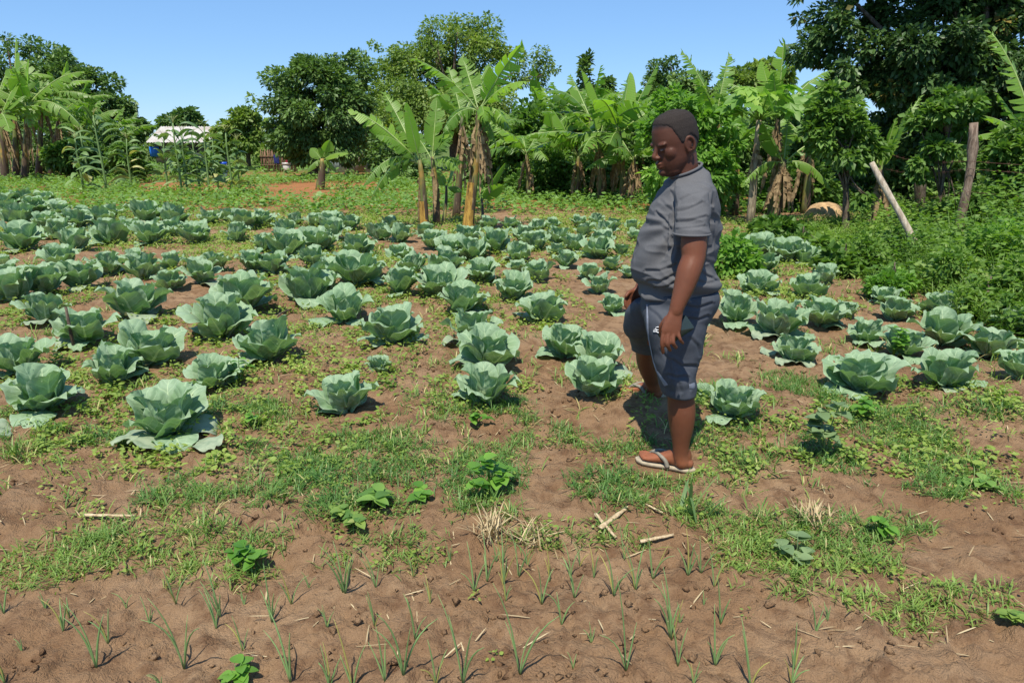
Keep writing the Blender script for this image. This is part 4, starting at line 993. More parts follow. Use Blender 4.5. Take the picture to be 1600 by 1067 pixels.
def scatter(n, y0, y1, g, wide=0.80, side=0.6):
    y = y0 + (y1 - y0) * g.random(n); w = wide * y + side; x = (g.random(n) * 2 - 1) * w
    keep = g.random(n) < w / (wide * y1 + side)
    keep &= ((x - FOOT.x) ** 2 / .24 ** 2 + (y - FOOT.y + .03) ** 2 / .15 ** 2) > 1       # trodden where the man stands
    return x[keep], y[keep]
EDGE = lambda y: 4.3 + 0.08 * (y - 6)                       # where the tall weeds begin on the fence side
def grass_stuff():
    g = np.random.default_rng(50); b = MB()
    # (a) dense fine grass in patches near the front
    x, y = scatter(30000, 2.0, 5.6, g); d = inpatch(x, y); k = g.random(len(x)) < d * .8 * sstep(.24, .48, fbm2(x * 5 + 1, y * 5, 2)) * 1.25; x, y = x[k], y[k]
    n = len(x); nb = 11
    X = np.repeat(x, nb) + g.normal(size=n * nb) * .022; Y = np.repeat(y, nb) + g.normal(size=n * nb) * .022; Z = Hd(X, Y) - .004
    hv = np.repeat(.035 + .05 * g.random(n), nb) * g.uniform(.6, 1.3, n * nb)
    tone = np.repeat(np.clip(-.05 + .45 * noise2(x * 2.2, y * 2.2) + .45 * sstep(3.2, 2.5, y), 0, .85), nb)
    V, Q, T, uv, vr = blades(np.stack([X, Y, Z], 1), g.random(n * nb) * 6.28, hv, g.uniform(.3, 1.15, n * nb), .0014 + .0015 * g.random(n * nb), np.where(g.random(n * nb) < .035, 1., np.clip(tone + .25 * (g.random(n * nb) - .4), 0, .84)), .35)
    b.add(V, Q, T, uv, vr)
    # (b) sparse tufts everywhere else
    x, y = scatter(9000, 2.0, 16, g); cov = fbm2(x * .9 + 3, y * .9, 3); bed = (y < 2.75) & (x < 1.15); k = (cov > np.where(y > 4, .43, .50)) & ((~bed) | (g.random(len(x)) < .04)); x, y = x[k], y[k]; n = len(x); nb = 9
    X = np.repeat(x, nb) + g.normal(size=n * nb) * .03; Y = np.repeat(y, nb) + g.normal(size=n * nb) * .03; Z = Hd(X, Y) - .004
    V, Q, T, uv, vr = blades(np.stack([X, Y, Z], 1), g.random(n * nb) * 6.28, (.05 + .07 * g.random(n * nb)), g.uniform(.2, 1.1, n * nb), .0018 + .0024 * np.repeat(y, nb) / 6, np.where(g.random(n * nb) < .1, 1., g.uniform(.2, .9, n * nb)), .4)
    b.add(V, Q, T, uv, vr)
    b.build('grass', [GRASS], smooth=False, label='short green and straw-coloured grass in patches on the soil', kind='stuff')
grass_stuff()
def weed_plants(x, y, g, nl, size, mat=None, hgt=1.0, lite=False):
    n = len(x); nn = n * nl; sz = np.repeat(size * g.uniform(.6, 1.35, n), nl)
    az = g.random(nn) * 6.28; rr = g.random(nn) ** .7 * sz; X = np.repeat(x, nl) + np.cos(az) * rr * .8; Y = np.repeat(y, nl) + np.sin(az) * rr * .8
    hh = np.clip(1 - (rr / sz) ** 2, .05, 1) * sz * hgt * g.uniform(.35, 1.0, nn)
    Z = Hd(X, Y) + hh
    D = np.stack([np.cos(az + g.normal(size=nn) * .6), np.sin(az + g.normal(size=nn) * .6), g.uniform(-.2, .5, nn)], 1)
    Nn = np.stack([g.normal(size=nn) * .6, g.normal(size=nn) * .6, np.ones(nn)], 1)
    ll = np.repeat(size * g.uniform(.28, .58, n), nl) * g.uniform(.5, 1.2, nn)
    tone = np.repeat(np.clip(noise2(x * 1.3 + 9, y * 1.3) * .7 + .25 * g.random(n), 0, 1), nl)
    return leafset(np.stack([X, Y, Z], 1), D, Nn, ll, ll * np.repeat(g.uniform(.16, .40, n), nl), np.clip(tone * .75 + .3 * g.random(nn), 0, 1), .2, .15, lite)
def weeds_stuff():
    g = np.random.default_rng(51); b = MB()
    # among the cabbages
    x, y = scatter(30000, 3.2, 17.5, g); cov = fbm2(x * .75 + 11, y * .75 + 2, 3) + .10 * (noise2(x * 4, y * 4) - .5)
    thr = np.interp(y, [3.2, 3.9, 5, 9, 14, 17.5], [.54, .50, .45, .43, .43, .40]); k = cov > thr; x, y = x[k], y[k]
    sz = .055 + .004 * y
    for lo, hi, nl in ((0, 5, 20), (5, 8, 15), (8, 12, 11), (12, 30, 8)):
        m = (y >= lo) & (y < hi); lt = lo >= 5; V, Q, uv, vr = weed_plants(x[m], y[m], g, nl, .062 + .0042 * (lo + min(hi, 17)) / 2, lite=lt); b.add(V, None if lt else Q, Q if lt else None, uv, vr)
    # few in the front soil
    x, y = scatter(1500, 2.0, 3.6, g); k = ((fbm2(x * 1.4, y * 1.4 + 5, 2) > .60) & ((y > 2.75) | (x > 1.1))) | (g.random(len(x)) < .03); V, Q, uv, vr = weed_plants(x[k], y[k], g, 9, .042); b.add(V, Q, None, uv, vr)
    x, y = scatter(4200, 2.2, 4.2, g); k = g.random(len(x)) < inpatch(x, y) * .4; V, Q, uv, vr = weed_plants(x[k], y[k], g, 8, .05); b.add(V, Q, None, uv, vr)
    b.build('weeds', [WEED], smooth=False, label='low yellowish green weeds spread between the cabbages', kind='stuff')
weeds_stuff()
def crop_stuff():
    g = np.random.default_rng(52); b = MB()
    x, y = scatter(13000, 16.6, 34, g, .8, 1); cov = fbm2(x * .3, y * .3 + 4, 3)
    u = 800 + x / y * FPX
    bare = (y > 21.5) & (y < 31) & (u > 230) & (u < 600)
    k = (cov > np.where(bare, .62, .33)) & ~((y < 17.2) & (cov < .45)); x, y = x[k], y[k]
    V, Q, uv, vr = weed_plants(x, y, g, 12, .30, hgt=1.25, lite=True); b.add(V, None, Q, uv, vr)
    x, y = scatter(5000, 33, 75, g, .8, 1); V, Q, uv, vr = weed_plants(x, y, g, 6, .5, hgt=.55, lite=True); b.add(V, None, Q, uv, vr)
    b.build('ground_crop', [CROP], smooth=False, label='low leafy green crop covering the ground behind the cabbages', kind='stuff')
crop_stuff()
def tall_weeds():
    g = np.random.default_rng(53); b = MB()
    m = 200; cy = 5.2 + 9.5 * g.random(m); cx = EDGE(cy) + .2 + 6.5 * g.random(m) ** 1.2; ok = (cx < .86 * cy + .6); cx, cy = cx[ok], cy[ok]; m = len(cx)
    near_mound = (cx / cy < .52) & (cy > 9); hb = np.where(near_mound, .45, 1) * np.interp(cx / cy, [.42, .55, .64, .69, .74, .9], [.55, .50, .50, .85, 1.05, 1.2]) * np.clip((cx - EDGE(cy)) / .9, .35, 1); ch = hb * g.uniform(.55, 1.25, m); cr = g.uniform(.16, .42, m); ct = g.random(m); kind = g.random(m)
    for c in range(m):
        n = int(10 + 46 * cr[c]); x = cx[c] + g.normal(size=n) * cr[c]; y = cy[c] + g.normal(size=n) * cr[c]; k = x > EDGE(y) - .15; x, y = x[k], y[k]; n = len(x)
        if n < 3: continue
        h = ch[c] * g.uniform(.55, 1.15, n)
        feather = kind[c] < .45; nb = 9 if feather else 4; nn = n * nb
        X = np.repeat(x, nb) + g.normal(size=nn) * .05; Y = np.repeat(y, nb) + g.normal(size=nn) * .05; Z = Hs(X, Y) - .02
        V, Q, T, uv, vr = blades(np.stack([X, Y, Z], 1), g.random(nn) * 6.28, np.repeat(h, nb) * g.uniform(.5, 1.05, nn), g.uniform(.03, .45, nn), .0045, np.clip(ct[c] * .6 + .3 * g.random(nn), 0, 1), .2); b.add(V, Q, T, uv, vr)
        nl = 40 if feather else 30; nn = n * nl; f = g.random(nn) ** .7; az = g.random(nn) * 6.28; sp = (.16 if feather else .2) * g.random(nn) ** .6 * (1.2 - f)
        X = np.repeat(x, nl) + np.cos(az) * sp; Y = np.repeat(y, nl) + np.sin(az) * sp; Z = Hs(X, Y) + f * np.repeat(h, nl) * 1.05 + .02
        D = np.stack([np.cos(az), np.sin(az), g.uniform(.1, 1.3, nn) if feather else g.uniform(-.3, .5, nn)], 1); ll = g.uniform(.04, .09, nn) if feather else g.uniform(.05, .10, nn)
        V, Q, uv, vr = leafset(np.stack([X, Y, Z], 1), D, np.stack([g.normal(size=nn) * .4, g.normal(size=nn) * .4, np.ones(nn)], 1), ll, ll * (g.uniform(.06, .12, nn) if feather else g.uniform(.22, .36, nn)), np.clip(ct[c] * .65 + .35 * g.random(nn), 0, 1), .2, .15, True); b.add(V, None, Q, uv, vr)
    b.build('undergrowth', [TALL], smooth=False, label='tangled tall green weeds along the fence', kind='stuff')
tall_weeds()
def litter():
    g = np.random.default_rng(54); b = MB()
    x, y = scatter(1500, 2.0, 6, g); n = len(x); z = Hd(x, y) + .004
    V, Q, T, uv, vr = blades(np.stack([x, y, z], 1), g.random(n) * 6.28, g.uniform(.03, .13, n), g.uniform(1.35, 1.6, n), .0018 + .0015 * g.random(n), g.random(n), .03); b.add(V, Q, T, uv, vr)
    b.build('straw_litter', [STRAW], smooth=False, label='bits of dry straw scattered on the soil', kind='stuff')
    b = MB(); x, y = scatter(11000, 1.9, 5.5, g); k = fbm2(x * 1.6 + 2, y * 1.6, 2) > .45; x, y = x[k], y[k]; n = len(x)
    o = np.array([(1, 0, 0), (-1, 0, 0), (0, 1, 0), (0, -1, 0), (0, 0, 1), (0, 0, -.6)], float)
    r = .003 + .015 * g.random(n) ** 3.2; Vv = np.stack([x, y, Hd(x, y) + r * .3], 1)[:, None] + (o[None] * (1 + .6 * (g.random((n, 6, 1)) - .5)) + .3 * g.normal(size=(n, 6, 3))) * r[:, None, None]
    f = np.array([(0, 2, 4), (2, 1, 4), (1, 3, 4), (3, 0, 4), (2, 0, 5), (1, 2, 5), (3, 1, 5), (0, 3, 5)]); b.add(Vv.reshape(-1, 3), None, ((np.arange(n) * 6)[:, None, None] + f[None]).reshape(-1, 3))
    b.build('soil_clods', [SOIL], smooth=True, label='small clods of brown soil strewn on the bed', kind='stuff')
litter()

# ================================================================== single plants and sticks in front
ONION = foliage('onion_leaf', (0.150, 0.265, 0.095), (0.260, 0.370, 0.140), (0.36, 0.33, 0.10), transl=0.2, rough=.45, cf=(.88, .95))
ZA = lambda x, y: (x * .3627, 680 + y * .3627)
ZB = lambda x, y: (500 + x * .3627, 680 + y * .3627)
ZD = lambda x, y: (1040 + x * .3627, 680 + y * .3627)
ON = [(ZA, *q) for q in [(15, 760, 200), (270, 830, 150), (297, 770, 110), (415, 1000, 280), (465, 890, 160), (640, 790, 110), (760, 740, 150), (790, 985, 320), (930, 820, 160), (948, 780, 220), (1050, 710, 80), (1170, 800, 220), (1255, 715, 150), (1045, 915, 150),
      (1250, 1050, 270), (1480, 690, 200), (1410, 830, 90), (1030, 1062, 80), (20, 1060, 170), (690, 1062, 100), (1415, 1062, 150), (540, 720, 90), (190, 722, 70), (1330, 652, 80), (90, 905, 60)]]
ON += [(ZB, *q) for q in [(110, 695, 220), (240, 655, 170), (235, 800, 150), (475, 720, 110), (665, 670, 190), (400, 590, 100), (460, 545, 90), (410, 885, 200), (790, 640, 190), (855, 590, 200), (892, 560, 110), (955, 720, 190), (1095, 700, 170), (1080, 595, 150), (1040, 795, 170),
      (1265, 705, 190), (1360, 640, 200), (1435, 600, 200), (1320, 990, 380), (860, 1040, 380), (140, 1060, 280), (280, 1060, 230), (360, 1062, 300), (500, 1062, 200), (615, 1062, 350), (30, 830, 100), (1170, 875, 90), (1515, 870, 280), (720, 625, 180), (760, 535, 100), (785, 545, 120),
      (1120, 545, 120), (1180, 600, 130), (990, 612, 150), (45, 1062, 170), (1090, 985, 80), (1310, 545, 150), (560, 545, 90), (800, 700, 120)]]
ON += [(ZD, *q) for q in [(20, 860, 250), (55, 965, 250), (215, 968, 230), (370, 1062, 270), (238, 785, 220), (555, 1000, 200), (545, 1062, 160), (152, 592, 160), (97, 602, 180), (650, 832, 120), (165, 717, 60), (210, 640, 140), (62, 785, 90), (700, 780, 80), (120, 1062, 120)]]
ons = []
for (Z, x, y, h) in ON:
    u, v = Z(x, y); ons.append((u, v, h * .3627))
ons.sort(key=lambda t: t[1])
oband = [('back fringe of the onion bed', 0, 905), ('second strip of the onion bed', 905, 945), ('middle strip of the onion bed', 945, 1000), ('front strip of the onion bed', 1000, 1050), ('very front edge of the onion bed', 1050, 1100)]
def onion(u, v, h, label, seed):
    g = np.random.default_rng(700 + seed); p = G(u, min(v, 1064)); p.z = float(Hd(p.x, p.y)) - .006; hm = h / ppm(p) * 1.2
    root = thing('onion_plant', label, 'onion plant', p, 0, 'onion seedlings of the bed')
    nl = 2 + (hm > .08) + (g.random() < .4); a0 = g.normal() * .4
    for i in range(nl):
        az = a0 + (0 if i % 2 else math.pi) + g.normal() * .5; l = hm * (1.05 if i == 0 else g.uniform(.5, .95)); le = g.uniform(.03, .16) if i == 0 else g.uniform(.08, .28)
        d = np.array([math.cos(az), math.sin(az), 0]); s = np.linspace(0, 1, 7)[:, None]; kink = g.uniform(.0, .35) if g.random() < .65 else g.uniform(.4, .9)
        ang = le + kink * s.ravel() ** 2.2; st = l / 6
        pts = np.cumsum(np.vstack([[0, 0, 0], [(d * math.sin(a) + np.array([0, 0, 1]) * math.cos(a)) * st for a in ang[1:]]]), 0)
        r = (.0018 + .0010 * g.random()) * np.array([.8, 1.05, 1.1, 1, .85, .6, .2]) * min(1.25, .6 + hm * 3)
        b = MB(); V, q, t, uv = tube(pts, r, 6); b.add(V, q, t, uv, 1. if g.random() < .14 else g.uniform(.1, .8)); b.build('leaf', [ONION], root)
kk = 0
for nm, lo, hi in oband:
    L_ = sorted([o for o in ons if lo <= o[1] < hi])
    for i, (u, v, h) in enumerate(L_):
        n = 'leftmost' if i == 0 else 'rightmost' if i == len(L_) - 1 else ORD[i] + ' from left'
        onion(u, v, h, f'{"tall" if h > 80 else "short" if h < 42 else "slim"} onion seedling, {n} on the {nm}', kk); kk += 1

def broadweed(label, u, v, wpx, hpx, nl, mat, seed, leaf=.06, wide=.42, round_=False, name='broadleaf_weed'):
    """upright weed: stems with separate leaves"""
    g = np.random.default_rng(800 + seed); p = G(u, v); k = ppm(p); W = wpx / k / 2; Hh = hpx / k
    root = thing(name, label, 'weed', p, 0, 'single weeds')
    b = MB(); tips = []
    for i in range(max(4, nl // 5)):
        az = g.random() * 6.28; r = W * g.random() ** .6; tp = np.array([math.cos(az) * r, math.sin(az) * r, Hh * g.uniform(.5, 1) * (1 - .4 * r / W)])
        m = tp * np.array([.35, .35, .6]); V, q, t, uv = tube([(0, 0, -.02), m, tp], [.004, .003, .002], 5); b.add(V, q, t, uv, .3); tips.append((m, tp))
    b.build('stems', [mat], root)
    Lm = []
    for i in range(nl):
        m, tp = tips[i % len(tips)]; f = g.uniform(.2, 1.0); st = m * (1 - f) + tp * f; az = g.random() * 6.28; D = np.array([math.cos(az), math.sin(az), g.uniform(-.1, .5)])
        l = leaf * g.uniform(.7, 1.2); n = 7; s = np.linspace(0, 1, n); D = unit(D); Sd = unit(np.cross([0, 0, 1], D)); Nn = np.cross(D, Sd)
        w = l * wide * np.sin(np.pi * np.clip(s, .03, 1) ** (.8 if not round_ else .65)) ** .8; V = []; U = []
        for j in range(n):
            c = st + D * l * s[j] + np.array([0, 0, -.25 * l * s[j] ** 2]); V += [c - Sd * w[j] + Nn * w[j] * .3, c, c + Sd * w[j] + Nn * w[j] * .3]; U += [(0, s[j]), (.5, s[j]), (1, s[j])]
        Q = []
        for j in range(n - 1): Q += [(3 * j, 3 * j + 1, 3 * j + 4, 3 * j + 3), (3 * j + 1, 3 * j + 2, 3 * j + 5, 3 * j + 4)]
        b = MB(); b.add(V, Q, None, U, g.uniform(0, .9)); b.build('leaf', [mat], root)
GLOSSW = foliage('fresh_weed', (0.075, 0.190, 0.025), (0.170, 0.330, 0.050), transl=.33, rough=.42)
GREYW = foliage('grey_weed', (0.120, 0.190, 0.085), (0.210, 0.290, 0.130), transl=.25, rough=.6)
broadweed('bright round-leaved weed casting a dark shadow by the onion bed', 392, 895, 78, 62, 34, GLOSSW, 1, .055, .5, True)
broadweed('heart-leaved creeping weed in the middle of the front soil', 765, 770, 90, 75, 40, GLOSSW, 2, .06, .5, True)
broadweed('trailing two-leaved part of a vine left of the heart-leaved weed', 672, 778, 60, 28, 12, GLOSSW, 3, .055, .5, True)
broadweed('low rosette weed with long leaves before the grass patches', 580, 795, 66, 46, 20, CROP, 4, .085, .3)
broadweed('dark bushy weed left of the rosette weed', 545, 820, 90, 34, 30, GRASS, 5, .05, .4)
broadweed('tall weed with broad grey-green leaves before the widest cabbage', 1288, 715, 80, 115, 40, GREYW, 6, .085, .42)
broadweed('yellow-green weed at the foot of the front middle cabbage', 745, 660, 60, 30, 18, GLOSSW, 7, .05, .4)
broadweed('small upright weed with black shadow on the grass strip', 1375, 842, 34, 60, 18, GLOSSW, 8, .05, .4)
broadweed('pale soft-leaved weed on the dry grass strip', 1245, 868, 80, 40, 20, GREYW, 9, .055, .45)
broadweed('small dark weed at the picture\'s edge by the onions', 1585, 975, 40, 30, 16, GRASS, 10, .045, .4)
broadweed('bushy weed overgrowing the ragged cabbage', 1392, 560, 60, 70, 40, GLOSSW, 11, .07, .4)
broadweed('weed sprouting through the loose cabbage', 375, 598, 40, 55, 18, GLOSSW, 12, .06, .35)
broadweed('leafy weed cluster at the far side of the bare patch', 1530, 770, 60, 30, 22, CROP, 13, .06, .35)
broadweed('pair of pale seedlings on bare soil before the biggest cabbage', 395, 668, 46, 30, 12, GLOSSW, 14, .05, .42)
broadweed('small leafy weed at the bottom edge of the onion bed', 372, 1062, 30, 40, 12, GLOSSW, 15, .05, .4)
broadweed('fresh weed at the widest cabbage\'s foot', 1345, 650, 60, 40, 24, GLOSSW, 16, .06, .4)

tree('leafy_bush', 'bright yellow-green bush right behind the man\'s back', G(1140, 432), .02, [(1145, 400, G(1140, 432).y, 34, 34), (1150, 425, G(1140, 432).y - .1, 30, 22)], 1500, .10, BRIGHT, 90, cat='bush', clump=.35, up=.3, limbs=5)
for i, (u, v, ru, rv, lab) in enumerate([(1205, 372, 42, 26, 'leafy green bush between shaggy trunk and flat-leaved cabbages'), (1252, 384, 36, 15, 'low leafy green bush in front of the termite mound'), (1318, 412, 36, 24, 'bush at the near corner of the tall weeds')]):
    p = G(u, v + rv * .7); tree('leafy_bush', lab, p, .02, [(u, v, p.y, ru, rv)], 1500, .13, MIDLEAF, 91 + i, cat='bush', clump=.35, limbs=5, group='leafy bushes')

for i, (u, v, ru, rv, m, lab) in enumerate([(1345, 400, 36, 34, TALL, 'rounded feathery bush left of the leaning pole\'s foot'), (1392, 448, 32, 22, BRIGHT, 'bright low feathery bush nearest the overgrown cabbage'), (1500, 430, 44, 40, TALL, 'dense weedy bush below the upright fence post'),
        (1560, 400, 44, 52, BRIGHT, 'tallest pale weedy bush by the picture\'s edge'), (1595, 450, 40, 50, TALL, 'dark weedy bush cut by the picture\'s edge'), (1540, 475, 36, 26, TALL, 'low weedy bush behind the wide cabbage at the edge'), (1400, 385, 30, 28, MIDLEAF, 'broad-leaved bush behind the leaning pole')]):
    p = G(u, v + rv * .8); tree('weedy_bush', lab, p, .015, [(u, v, p.y, ru, rv), (u - ru * .4, v + rv * .3, p.y, ru * .6, rv * .6), (u + ru * .35, v - rv * .35, p.y, ru * .45, rv * .55)], 3800, .065, m, 120 + i, cat='bush', clump=.42, limbs=8, group='bushes along the fence', shell=.3)

# dry maize stalks and sticks lying in front
DRY = bark_mat('dry_stalk', (0.34, 0.25, 0.14), (0.62, 0.50, 0.33), 10)
def stalk(label, pts, r, cat='stalk', name='dry_maize_stalk', mat=None, group='dry maize stalks'):
    q = [np.array(G(u, v)) + np.array([0, 0, z]) for u, v, z in pts]; o = q[0].copy(); b = MB()
    s = np.linspace(0, 1, 10); Pp = np.stack([np.interp(s, np.linspace(0, 1, len(q)), [w[i] for w in q]) for i in range(3)], 1) - o
    V, Q, t, uv = tube(Pp, r * (1 + .18 * np.sin(np.arange(10) * 2.1)) * np.linspace(1, .75, 10), 7); V[:, 2] *= .75; b.add(V, Q, t, uv)
    return b.build(name, [mat or DRY], None, loc=o, label=label, cat=cat, group=group)
stalk('longest dry maize stalk, lying slantwise before the man', [(937, 832, .02), (997, 786, .03)], .012)
stalk('short broken dry stalk crossing under the longest one', [(930, 806, .012), (962, 848, .015)], .009)
stalk('dry stalk lying level right of the slanting one', [(1000, 850, .012), (1052, 841, .02)], .010)
stalk('thin dry stalk pointing to the man\'s foot from the longest stalk\'s tip', [(998, 788, .02), (1035, 806, .012)], .007)
stalk('pinkish dry stalk lying level on bare soil before the biggest cabbage', [(132, 808, .012), (212, 810, .014)], .009)
stalk('dark crooked root on the soil beside the tall cabbage pair', [(425, 505, .02), (440, 495, .04), (455, 488, .02)], .012, 'root', 'dead_root', BARK, None)
sp_ = G(117, 548)
b = MB(); V, q, t, uv = tube([(0, 0, -.05), (-.01, 0, .18), (-.02, .01, .36)], [.014, .013, .011], 7); b.add(V, q, t, uv); b.build('stick', [BARK], None, loc=sp_, label='thin dark stick planted upright before the flat cabbage', cat='stick')
def straw_tuft(label, u, v, n, L, seed, mat=STRAW, name='dry_grass_tuft', lean=(.1, 1.1), w=.003):
    g = np.random.default_rng(seed); p = G(u, v); b = MB()
    V, Q, T, uv, vr = blades(np.stack([g.normal(size=n) * .035, g.normal(size=n) * .03, np.zeros(n)], 1), g.random(n) * 6.28, L * g.uniform(.5, 1.2, n), g.uniform(*lean, n), w, g.random(n), .15); b.add(V, Q, T, uv, vr)
    b.build(name, [mat], None, loc=p, label=label, cat='grass tuft', smooth=False, group='grass tufts')
straw_tuft('straw-coloured dry grass tuft between heart-leaved weed and onions', 768, 838, 75, .14, 1)
straw_tuft('smaller dry grass tuft right of the straw-coloured one', 830, 850, 34, .12, 2)
straw_tuft('dry grass on the strip before the tall grey-green weed', 1270, 815, 60, .10, 3)
straw_tuft('fresh wide-bladed maize seedling near the man\'s foot', 1086, 808, 7, .22, 4, MAIZE, 'maize_seedling', (.1, .9), .009)
straw_tuft('fresh grass tuft at the picture\'s edge by the fallen leaf', 30, 712, 60, .13, 5, GRASS, 'grass_tuft')
# ================================================================== the man
def remeshed(name, parts, voxel, smooth_it=4, factor=.5, dec=None):
    """closed shapes fused into one continuous skin"""
    b = MB()
    for V, q, t, uv in parts: b.add(V, q, t)
    me = b.data(name, [])
    o = bpy.data.objects.new(name, me); COL.objects.link(o)
    m = o.modifiers.new('r', 'REMESH'); m.mode = 'VOXEL'; m.voxel_size = voxel; m.use_smooth_shade = True
    if smooth_it:
        s = o.modifiers.new('s', 'SMOOTH'); s.factor = factor; s.iterations = smooth_it
    if dec: d = o.modifiers.new('d', 'DECIMATE'); d.ratio = dec
    dg = bpy.context.evaluated_depsgraph_get(); dg.update()
    r = bpy.data.meshes.new_from_object(o.evaluated_get(dg))
    bpy.data.objects.remove(o); r.name = name
    r.polygons.foreach_set('use_smooth', np.ones(len(r.polygons), bool))
    return r
def coords(me):
    a = np.empty(len(me.vertices) * 3, np.float32); me.vertices.foreach_get('co', a); return a.reshape(-1, 3).astype(float)
def normals(me):
    a = np.empty(len(me.vertices) * 3, np.float32); me.vertices.foreach_get('normal', a); return a.reshape(-1, 3).astype(float)
def setco(me, V): me.vertices.foreach_set('co', V.astype(np.float32).ravel()); me.update()
def loft(secs, n=30, ex=2.0):
    """secs: (centre, half axis A, half axis B)"""
    th = np.linspace(0, 2 * np.pi, n, endpoint=False); c, s = np.cos(th), np.sin(th)
    c = np.sign(c) * np.abs(c) ** (2 / ex); s = np.sign(s) * np.abs(s) ** (2 / ex)
    V = np.concatenate([np.array(C)[None] + c[:, None] * np.array(A)[None] + s[:, None] * np.array(B)[None] for C, A, B in secs])
    m = len(secs); q = []; t = []
    for i in range(m - 1):
        for j in range(n):
            k = (j + 1) % n; q.append((i * n + j, i * n + k, (i + 1) * n + k, (i + 1) * n + j))
    V = np.vstack([V, np.array(secs[0][0]), np.array(secs[-1][0])])
    for j in range(n):
        k = (j + 1) % n; t.append((m * n, k, j)); t.append((m * n + 1, (m - 1) * n + j, (m - 1) * n + k))
    return V, q, t, None
def resample(secs, m):
    """smooth a list of sections into m (Catmull-Rom)"""
    A = np.array([np.concatenate([np.array(x, float) for x in s]) for s in secs]); n = len(A); out = []
    for u in np.linspace(0, n - 1, m):
        i = min(int(u), n - 2); f = u - i; p0, p1, p2, p3 = A[max(i - 1, 0)], A[i], A[i + 1], A[min(i + 2, n - 1)]
        r = .5 * ((2 * p1) + (-p0 + p2) * f + (2 * p0 - 5 * p1 + 4 * p2 - p3) * f * f + (-p0 + 3 * p1 - 3 * p2 + p3) * f ** 3)
        out.append((r[:3], r[3:6], r[6:9]))
    return out
def chain(pts, n=16, m=None, flat=None):
    """pts: (place, radius) -> smooth limb with round ends"""
    Pp = np.array([np.array(p) for p, r in pts]); R = np.array([r for p, r in pts]); k = len(Pp); m = m or 5 * k; A = np.concatenate([Pp, R[:, None]], 1); o = []
    for u in np.linspace(0, k - 1, m):
        i = min(int(u), k - 2); f = u - i; p0, p1, p2, p3 = A[max(i - 1, 0)], A[i], A[i + 1], A[min(i + 2, k - 1)]
        o.append(.5 * ((2 * p1) + (-p0 + p2) * f + (2 * p0 - 5 * p1 + 4 * p2 - p3) * f * f + (-p0 + 3 * p1 - 3 * p2 + p3) * f ** 3))
    o = np.array(o); d0 = unit(o[0, :3] - o[1, :3]); d1 = unit(o[-1, :3] - o[-2, :3])
    head = [np.append(o[0, :3] + d0 * o[0, 3] * a, o[0, 3] * b) for a, b in ((.95, .25), (.75, .65), (.4, .9))]
    tail = [np.append(o[-1, :3] + d1 * o[-1, 3] * a, o[-1, 3] * b) for a, b in ((.4, .9), (.75, .65), (.95, .25))]
    o = np.vstack([head, o, tail])
    return tube(o[:, :3], o[:, 3], n)
def ellip(c, ax, ay, az, n=16, m=10):
    secs = []
    for i in range(m):
        ph = math.pi * (i + .4) / (m - .2); secs.append((np.array(c) + np.array(az) * math.cos(ph), np.array(ax) * math.sin(ph), np.array(ay) * math.sin(ph)))
    return loft(secs, n)

